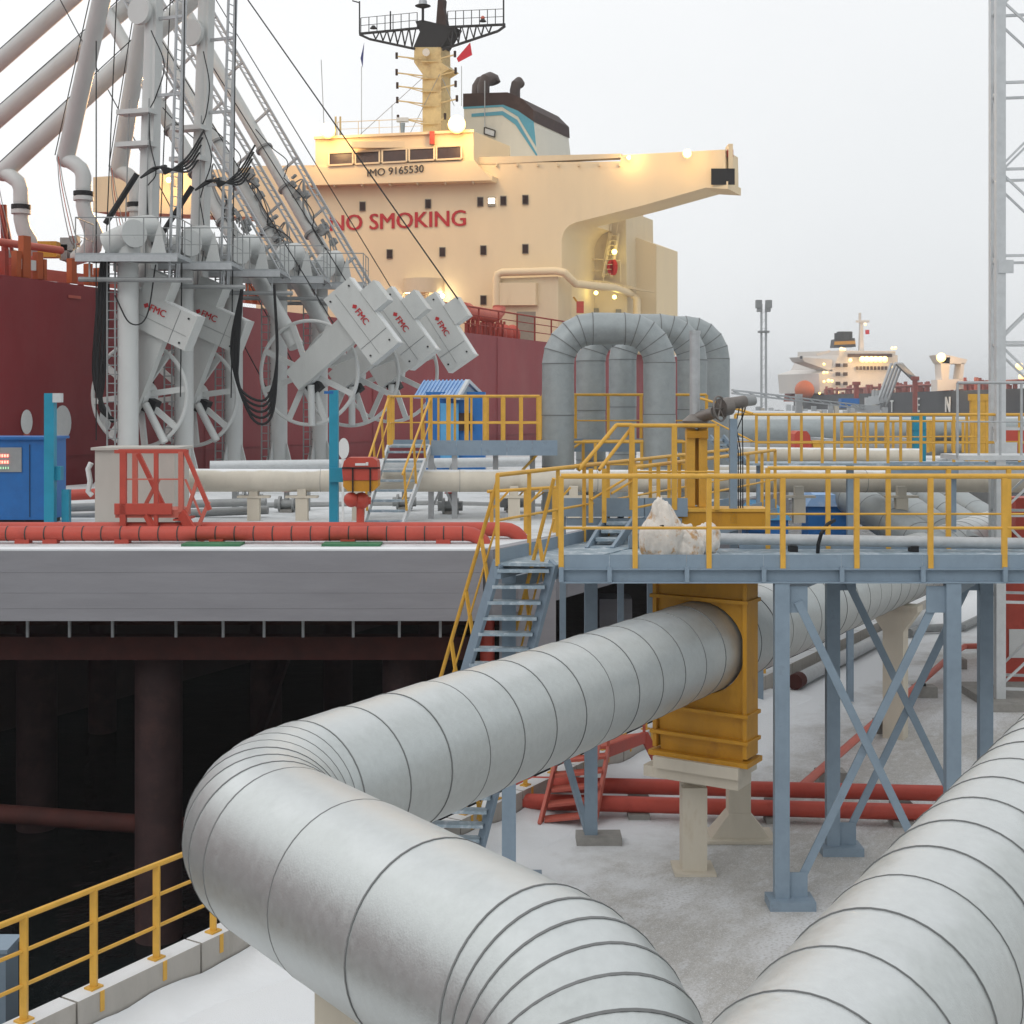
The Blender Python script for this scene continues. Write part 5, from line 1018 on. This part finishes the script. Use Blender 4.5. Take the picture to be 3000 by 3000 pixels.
for (x, y) in ((1300, 1060), (1295, 1165)): bx('wheelhouse_side_window', 'winframe', tk, FU(x, y, 1.5), (.6, .1, .5)); 
# mast
def MA(x, y, off=0.0): return onplane(300 + x * .1294, y * .1294, V((0, 99, 0)) - n_s * off, n_s)
MB().prism([MA(*q) for q in ((870, 1060), (1010, 1060), (1010, 560), (1075, 520), (1010, 470), (1008, 355), (808, 355), (806, 470), (870, 560))], A * 1.5).build('mast_tower', 'mastcream', tk, 0)
MB().prism([MA(*q) for q in ((815, 160), (870, 150), (1040, 190), (1110, 200), (1015, 358), (800, 358), (850, 240))], A * 1.3).build('mast_head', 'black', tk, 0)
MB().prism([MA(*q) for q in ((970, 200), (985, 0), (1000, -60), (1030, 0), (1025, 60), (1050, 190))], A * .5).build('topmast', 'blackbrown', tk, 0)
tub('radar_post', 'black', tk, MA(873, 160), MA(873, 40), .1); tub('radar_drum', 'galv', tk, MA(873, 45), MA(873, 5), .35, .3); tub('radar_plate', 'black', tk, MA(873, 60), MA(873, 45), .2, .6)
ya = MB(); Lp = (395, 255); Rp = (1495, 185)
for a, b in (((395, 255), (840, 212)), ((395, 260), (470, 295)), ((470, 295), (815, 370)), ((1495, 185), (1050, 205)), ((1495, 195), (1440, 235)), ((1440, 235), (1020, 375))): ya.beam(MA(*a), MA(*b), .16, .16); ya.beam(MA(*a, -1.0), MA(*b, -1.0), .12, .12)
for k in range(1, 7):
    x = 440 + k * 55; yt = 255 - (x - 395) * .0966; yb = 290 + (x - 470) * .217; x2 = x + 28; ya.beam(MA(x, yt), MA(x + 22, max(yt, yb)), .10, .10); ya.beam(MA(x + 22, yb), MA(x + 50, yt - 4), .08, .08)
    x = 1450 - k * 58; yt = 188 + (1495 - x) * .045; yb = 235 + (1440 - x) * .333; ya.beam(MA(x, yt), MA(x - 20, yb), .10, .10); ya.beam(MA(x - 20, yb), MA(x - 50, yt), .08, .08)
ya.build('yardarm', 'black', tk)
for x0_, y0_, x1_, y1_ in ((405, 253, 830, 212), (1060, 203, 1480, 185)):
    yr_ = MB()
    for k in range(8): f = k / 7; yr_.tube(MA(x0_ + (x1_ - x0_) * f, y0_ + (y1_ - y0_) * f), MA(x0_ + (x1_ - x0_) * f, y0_ + (y1_ - y0_) * f - 118), .035, n=5)
    for hh in (60, 118): yr_.tube(MA(x0_, y0_ - hh), MA(x1_, y1_ - hh), .025, n=5)
    yr_.build('yard_rail', 'black', tk)
MB().tube(MA(395, 255), MA(395, 10), .06, n=6).tube(MA(395, 20), MA(340, 5), .05, n=5).build('yard_pole', 'black', tk); tub('yard_pole', 'black', tk, MA(1482, 185), MA(1482, -20), .07, n=6); tub('yard_pole', 'black', tk, MA(628, 232), MA(628, 85), .06, n=6)
for x, y in ((500, 205), (1325, 152)): tub('yard_lamp', 'black', tk, MA(x, y + 10), MA(x, y - 12), .28, .1); 
MB().sphere(MA(1325, 135), .16, 10, 8).build('red_lamp', 'redlight', tk); tub('satellite_horn', 'white', tk, MA(897, 395, .6), MA(900, 388, .1), .28, .22, n=20)
for k, (y, xl, xr) in enumerate(((435, 675, 1115), (560, 675, 1120), (660, 680, 1120), (770, 680, 1130), (905, 685, 1040))):
    ar = MB(); ar.beam(MA(870, y + 12), MA(xl, y - 10), .09, .09); ar.beam(MA(870, y + 32), MA(xl + 60, y - 4), .06, .06); ar.build('signal_arm', 'mastcream', tk); bar('signal_arm', 'mastcream', tk, MA(1010, y + 5), MA(xr, y - 22), .09)
    for x_, y_ in ((xl, y - 10), (xr, y - 22)): tub('aerial', 'blackbrown', tk, MA(x_, y_ + 18), MA(x_, y_ - 28), .10, n=8)
    bx('mast_band', 'mastcream', tk, MA(940, y + 30, .05), (1.55, .15, .1))
st = MB()
for a, b in (((410, 1030), (410, 500)), ((395, 1020), (870, 590)), ((780, 1000), (1000, 560)), ((1110, 800), (1020, 590)), ((1165, 800), (1165, 500)), ((640, 1010), (640, 790))): st.tube(MA(*a), MA(*b), .025, n=5)
st.tube(MA(130, 1030), MA(105, 450), .03, n=5); st.build('rigging', 'armdark', tk)
MB().prism([MA(*q) for q in ((1230, 320), (1245, 415), (1140, 470), (1128, 440), (1165, 395))], n_s * .02).build('flag', 'flagred', tk, 0); MB().prism([MA(*q) for q in ((430, 320), (418, 510), (402, 440))], n_s * .02).build('flag', 'flagblue', tk, 0)
for x in (215, 250): tub('roof_post', 'mastcream', tk, MA(x, 1035), MA(x, 880), .08, n=6)
tub('searchlight_stand', 'bluegrey', tk, MA(720, 1010), MA(720, 930), .14, .2, n=10); bx('searchlight', 'galvlight', tk, MA(720, 905), (.9, .4, .3))
railing(tk, [MA(230, 1030), MA(860, 1005)], 1.1, 1.6, 'shipcream2', (.5,), .05, .03)
# floodlights that are switched on
def lamp(par, p, r, m, energy, col=(1, .62, .25), nm='floodlight'):
    MB().sphere(p, r, 12, 8).build(nm, m, par)
    if energy:
        li = bpy.data.lights.new('lamp_light', 'POINT'); li.energy = energy; li.color = col; li.shadow_soft_size = r * 1.3
        lo = bpy.data.objects.new('lamp_light', li); COL.objects.link(lo); lo.location = p + V((0, -r * 1.6, 0)) - ORG[par.name]; lo.parent = par
lamp(tk, SF(320, 127.5, 1.6), .55, 'lampwarm', 700); lamp(tk, SF(446, 121.5, 1.6), .62, 'lampwarm', 700); lamp(tk, SF(671, 150, 1.2), .30, 'lampwarm', 160); lamp(tk, SF(614, 154, .6), .16, 'lampwarm', 120)
lamp(tk, SF(165, 176, 1), .22, 'lampwarm', 300); lamp(tk, SF(600, 246, -5.0), .2, 'lampyellow', 22, (1, .8, .2)); lamp(tk, SF(582, 286, -4.6), .16, 'lampyellow', 16, (1, .9, .3)); lamp(tk, SF(600, 290, -4.6), .16, 'lampyellow', 16, (1, .9, .3)); lamp(tk, SF(432, 289, .5), .16, 'lampwhite', 60, (1, .9, .6)); lamp(tk, SF(398, 290, .8), .12, 'lampwhite', 60, (1, .9, .6))
bx('bulkhead_lamp_mount', 'redpaint', tk, SF(713, 150, -.4), (.4, .3, .5)); tub('wing_aerial', 'redlight', tk, SF(713.5, 152, -.4), SF(713.5, 160, -.4), .06, n=6)

def spot(par, p, tgt, e, ang):
    li = bpy.data.lights.new('lamp_light', 'SPOT'); li.energy = e; li.color = (1, .58, .25); li.spot_size = R(ang); li.spot_blend = .6; li.shadow_soft_size = .5
    lo = bpy.data.objects.new('lamp_light', li); COL.objects.link(lo); lo.location = p - ORG[par.name]; lo.rotation_euler = (tgt - p).to_track_quat('-Z', 'Y').to_euler(); lo.parent = par
spot(tk, SF(320, 127.5, 2.4), P(25, 105, 53), 70000, 22); spot(tk, SF(446, 121.5, 2.4), P(150, 105, 53), 30000, 20)
# ================================================================ DISTANCE
fs = thing('far_tanker', 'distant black hulled tanker with white bridge and lit floodlights at the next berth', 'tanker ship', P(850, 400, 420))
sa, sb = P(775, 0, 520), P(1060, 0, 250); fa = (sb - sa); fa.z = 0; FL = fa.length; fd = fa.normalized(); fn = V((-fd.y, fd.x, 0))
if fn.x < 0: fn = -fn
def FP(t, w, z): q = sa + fd * t + fn * w; return V((q.x, q.y, z))
zd = lambda t: 10.2 + .9 * max(0, 1 - t / 60) * 0 - 1.5 * max(0, 1 - t / 25)
hm = MB(); tt = [0, 12, 30, 60, 120, 200, FL]
hm.add([FP(t, w_, z_) for t in tt for w_, z_ in ((0, -4), (0, zd(t)), (30, zd(t)), (30, -4))], [(4 * i + j, 4 * i + j + 1, 4 * i + 4 + j + 1, 4 * i + 4 + j) for i in range(len(tt) - 1) for j in range(3)] + [(0, 1, 2, 3)]); hm.build('hull', 'farhull', fs, 0)
def fplane(u, v, w=0.0): return onplane(u, v, sa + fn * w, fn)
cl = MB(); random.seed(5)
for k in range(150):
    t = random.uniform(38, FL - 5); hh = random.uniform(.8, 3.2); w_ = random.uniform(1, 10); cl.box(FP(t, w_, zd(t) + hh / 2), (random.uniform(.4, 2.2), .6, hh), (fd, fn, Z))
for w_ in (2, 4, 6): cl.tube(FP(45, w_, 12), FP(FL - 5, w_, 12), .35, n=6)
cl.build('deck_piping', 'farred', fs)['kind'] = 'stuff'
# superstructure facing the bow
ys = 480
def Q(x, y, Y=ys): return P(716.7 + x * .1467, 266.7 + y * .1467, Y)
back = V((-12, 14, 0))
for nm, poly, m in (('bridge_block', ((655, 800), (655, 640), (700, 545), (1090, 545), (1090, 800)), 'farwhite'), ('bridge_wing', ((450, 560), (655, 575), (655, 655), (470, 590)), 'farwhite'), ('wheelhouse', ((700, 545), (700, 515), (1075, 520), (1075, 545)), 'farwhite'), ('aft_house', ((575, 800), (565, 670), (655, 640), (655, 800)), 'farwhite'), ('poop', ((410, 855), (420, 800), (820, 795), (820, 850)), 'farred')):
    MB().prism([Q(*q, ys + (1 if nm != 'poop' else 12)) for q in poly], back * (.3 if nm in ('poop', 'bridge_wing') else 1)).build(nm, m, fs, 0)
bx('wheelhouse_window', 'winglass', fs, Q(905, 548, ys - 1), (16, .4, 1.2))
wn_ = None
for x, y in [(x, y) for x in (685, 700, 735, 700, 748) for y in (613, 672, 735)] + [(820 + k * 24, 632) for k in range(9)]:
    p = Q(x, y, ys - .3)
    if wn_ is None: wn_ = bx('window', 'winglass', fs, p, (.9, .3, 1.3)); wp = p
    else: dup(wn_, p - wp)
MB().prism([Q(*q, ys + 8) for q in ((665, 495), (672, 440), (805, 432), (812, 490))], V((0, 6, 0))).build('funnel', 'farhull', fs, 0); MB().prism([Q(*q, ys + 7.8) for q in ((667, 478), (670, 455), (808, 450), (810, 472))], V((0, .15, 0))).build('funnel_band', 'ochre', fs, 0)
for x, y in ((705, 400), (722, 390), (752, 390)): tub('exhaust', 'farhull', fs, Q(x, 440, ys + 9), Q(x, y, ys + 9), 2.0, n=10)
MB().prism([Q(*q, ys + 4) for q in ((836, 520), (842, 330), (860, 330), (866, 520))], V((0, 2, 0))).build('mast', 'farwhite', fs, 0); bar('mast_yard', 'farwhite', fs, Q(812, 322, ys + 4), Q(900, 322, ys + 4), .8); tub('mast_pole', 'farwhite', fs, Q(838, 330, ys + 4), Q(838, 265, ys + 4), .5); bx('mast_flag', 'flagred', fs, Q(888, 392, ys + 3), (1.4, .3, 1.6))
MB().sphere(Q(470, 780, ys), 3.6, 14, 10).build('lifeboat', 'orange', fs); bar('aft_boom', 'farwhite', fs, Q(550, 545, ys), Q(640, 520, ys), .8); bar('stern_staff', 'farhull', fs, Q(448, 570, ys), Q(448, 552, ys), .8)
# lit hose crane gantry near the bow side
yg_ = 330
for nm, poly in (('gantry_house', ((1355, 785), (1355, 710), (1545, 705), (1540, 770))), ('gantry_post', ((1385, 710), (1375, 560), (1440, 560), (1430, 710))), ('gantry_post', ((1500, 708), (1515, 600), (1535, 600), (1525, 708))), ('gantry_beam', ((1340, 545), (1400, 540), (1555, 575), (1540, 605), (1370, 600)))): MB().prism([Q(*q, yg_) for q in poly], V((0, 5, 0))).build(nm, 'farwhite', fs, 0)
for x, ch in ((1062, 'T'), (1235, 'E'), (1425, 'N')):
    c = fplane(716.7 + (x - 20) * .1467, 266.7 + 925 * .1467, -.3); text(ch, 5.6 if x > 1100 else 5.0, c, fd if fd.x > 0 else (fd if (fplane(900, 400) - fplane(880, 400)).dot(fd) > 0 else -fd), Z, 'white', 'lettering', fs, .05, .05)
for k in range(6): lamp(fs, Q(855 + k * 30, 574, ys - 3), 1.1, 'lampwarm', 0)
for x, y, Y, r in ((1380, 562, yg_ - 3, 3.4), (716, 505, ys - 2, 2.0), (735, 508, ys - 2, 1.6), (775, 580, ys - 3, 2), (600, 606, ys - 2, 1.4), (600, 662, ys - 2, 1.6), (620, 662, ys - 2, 1.2), (600, 722, ys - 2, 1.4), (630, 716, ys - 2, 1.8), (652, 718, ys - 2, 1.6), (690, 795, ys - 2, 1.6), (842, 780, ys - 8, 1.8), (1055, 500, ys, 1.6), (1075, 498, ys, 1.6), (418, 820, ys, 1.5), (460, 812, ys, 1.5), (478, 812, ys, 1.2), (505, 810, ys, 1.2), (570, 800, ys, 1.2), (1055, 625, ys - 30, 1.2), (875, 340, ys, 1.4), (1900, 620, 300, 2.5), (1915, 690, 300, 2.0)): lamp(fs, Q(x, y, Y), r * .34, 'lampwarm', 0)
li = bpy.data.lights.new('lamp_light', 'POINT'); li.energy = 7000; li.color = (1, .6, .25); li.shadow_soft_size = 3; lo = bpy.data.objects.new('lamp_light', li); COL.objects.link(lo); lo.location = Q(930, 600, ys - 14) - ORG[fs.name]; lo.parent = fs
li = bpy.data.lights.new('lamp_light', 'POINT'); li.energy = 4500; li.color = (1, .6, .25); li.shadow_soft_size = 3; lo = bpy.data.objects.new('lamp_light', li); COL.objects.link(lo); lo.location = Q(1380, 600, yg_ - 10) - ORG[fs.name]; lo.parent = fs
# far loading arms against the far ship
for k in range(4):
    t = thing('far_loader', 'slanting grey loading arm of the next berth against the far tanker', 'loading arm', Q(960, 900, 300), 'loading arms of the next berth')
    o_ = k * 22; tub('inboard_arm', 'galv', t, Q(945 + o_, 890, 300 + 2 * k), Q(1050 + o_ * 1.1, 600, 300 + 2 * k), .34, n=8); tub('outboard_arm', 'galv', t, Q(1075 + o_ * .6, 600, 300 + 2 * k), Q(1195 + o_ * .5, 715, 310), .28, n=8); tub('standpost', 'galv', t, Q(920 + o_, 940, 300 + 2 * k), Q(930 + o_, 780, 300 + 2 * k), .45, n=8); bx('counterweight', 'galvlight', t, Q(905 + o_ * 1.2, 855 - 8 * k, 298 + 2 * k), (2.2, 1, 1.8))
for x, y0, y1, lab in ((815, 735, 880, 'red post beside the far loading arms'), (1205, 700, 925, 'red post in front of the far black hull')):
    t = thing('far_red_post', lab, 'post', Q(x, 930, 300)); bx('shaft', 'farred', t, Q(x, (y0 + 935) / 2, 300), (.9, .8, (935 - y0) * .1467 / FK * 300)); bx('head', 'farred', t, Q(x, y0, 300), (1.6, 1.2, .8))
# far jetty structures
t = thing('far_jetty', 'distant low grey jetty with pipe trestles below the far tanker', 'jetty', P(850, 400, 230))
bx('deck', 'concrete', t, P(950, 409, 230), (110, 30, 1.2)); bx('deck', 'concrete', t, P(780, 409, 260), (30, 20, 1.0))
for u in range(720, 1010, 16): q = P(u, 410, 225); bx('pile', 'pilebrown', t, V((q.x, q.y, -.2)), (1.2, 1.2, 9))
for u0, u1, v, Y in ((720, 830, 405, 200), (760, 860, 404, 210), (715, 800, 406, 170)): tub('pipe', 'galvlight', t, P(u0, v, Y), P(u1, v + 1, Y), .7, n=8)
random.seed(9)
for k in range(26): u = 716 + k * 6 + random.uniform(-2, 2); hh = random.uniform(.4, 1.3); q = P(u, 404, 180); bx('stanchion', ('galvlight', 'galv', 'cream')[k % 3], t, V((q.x, q.y, q.z + hh / 2)), (.6, .6, hh))
bx('blue_boat_cover', 'blue', t, P(829, 393.5, 235), (3.2, 2, 1.6))
t = thing('gangway_boom', 'thin grey lattice gangway boom sloping down to the far jetty', 'gangway', P(790, 398, 120)); m = MB()
for dv in (0, 3): m.beam(P(715, 381 + dv, 100), P(845, 396 + dv, 160), .14, .14)
for k in range(14): f = k / 13; m.beam(P(715, 381, 100).lerp(P(845, 396, 160), f), P(715, 384, 100).lerp(P(845, 399, 160), min(1, f + .04)), .1, .1)
m.build('truss', 'galv', t); bx('support', 'galv', t, P(780, 396, 128), (.6, .6, 2.2)); bx('landing', 'galv', t, P(845, 399, 160), (3, 2, .8))
# far double floodlight mast
t = thing('far_light_mast', 'slender twin-pole floodlight mast standing far behind the pipe loops', 'mast', P(746, 402, 200))
for u in (743.5, 748): q = P(u, 0, 200); m = MB(); zt = P(u, 297, 200).z; m.beam(V((q.x, 200, 0)), V((q.x, 200, zt)), .30, .3); m.build('pole', 'galv', t); bx('lamp_head', 'armdark', t, V((q.x + (-.4 if u < 745 else .4), 200, zt)), (.9, .8, 1.2)); bx('lamp_head', 'armdark', t, V((q.x + (-.3 if u < 745 else .3), 200, zt - .9)), (.7, .7, .5))
for k in range(34): z_ = k * .7; a, b = P(743.5, 0, 200), P(748, 0, 200); bar('lattice', 'galvlight', t, V((a.x, 200, z_)), V((b.x, 200, z_ + (.7 if k % 2 else 0))), .07) if z_ < P(745, 299, 200).z else None
bx('gallery', 'armdark', t, V((P(745.7, 0, 200).x, 200, P(745, 324, 200).z)), (1.6, 1, .3)); bx('base', 'block', t, V((P(745.7, 0, 200).x, 200, .2)), (3, 3, .5))

# ================================================================ AIR: pale haze
hz = MB().box((0, 1000, 21), (6400, 2900, 58)).build('haze', 'white', None, 0); hz['kind'] = 'stuff'; hz['label'] = 'pale winter haze filling the air over the harbour'; hz['category'] = 'haze'
m = bpy.data.materials.new('haze_air'); m.use_nodes = True; m.node_tree.nodes.clear(); vo = m.node_tree.nodes.new('ShaderNodeVolumePrincipled'); vo.inputs['Density'].default_value = .00042; vo.inputs['Color'].default_value = (.95, .965, .98, 1)
mo_ = m.node_tree.nodes.new('ShaderNodeOutputMaterial'); m.node_tree.links.new(vo.outputs[0], mo_.inputs['Volume']); hz.data.materials.clear(); hz.data.materials.append(m)
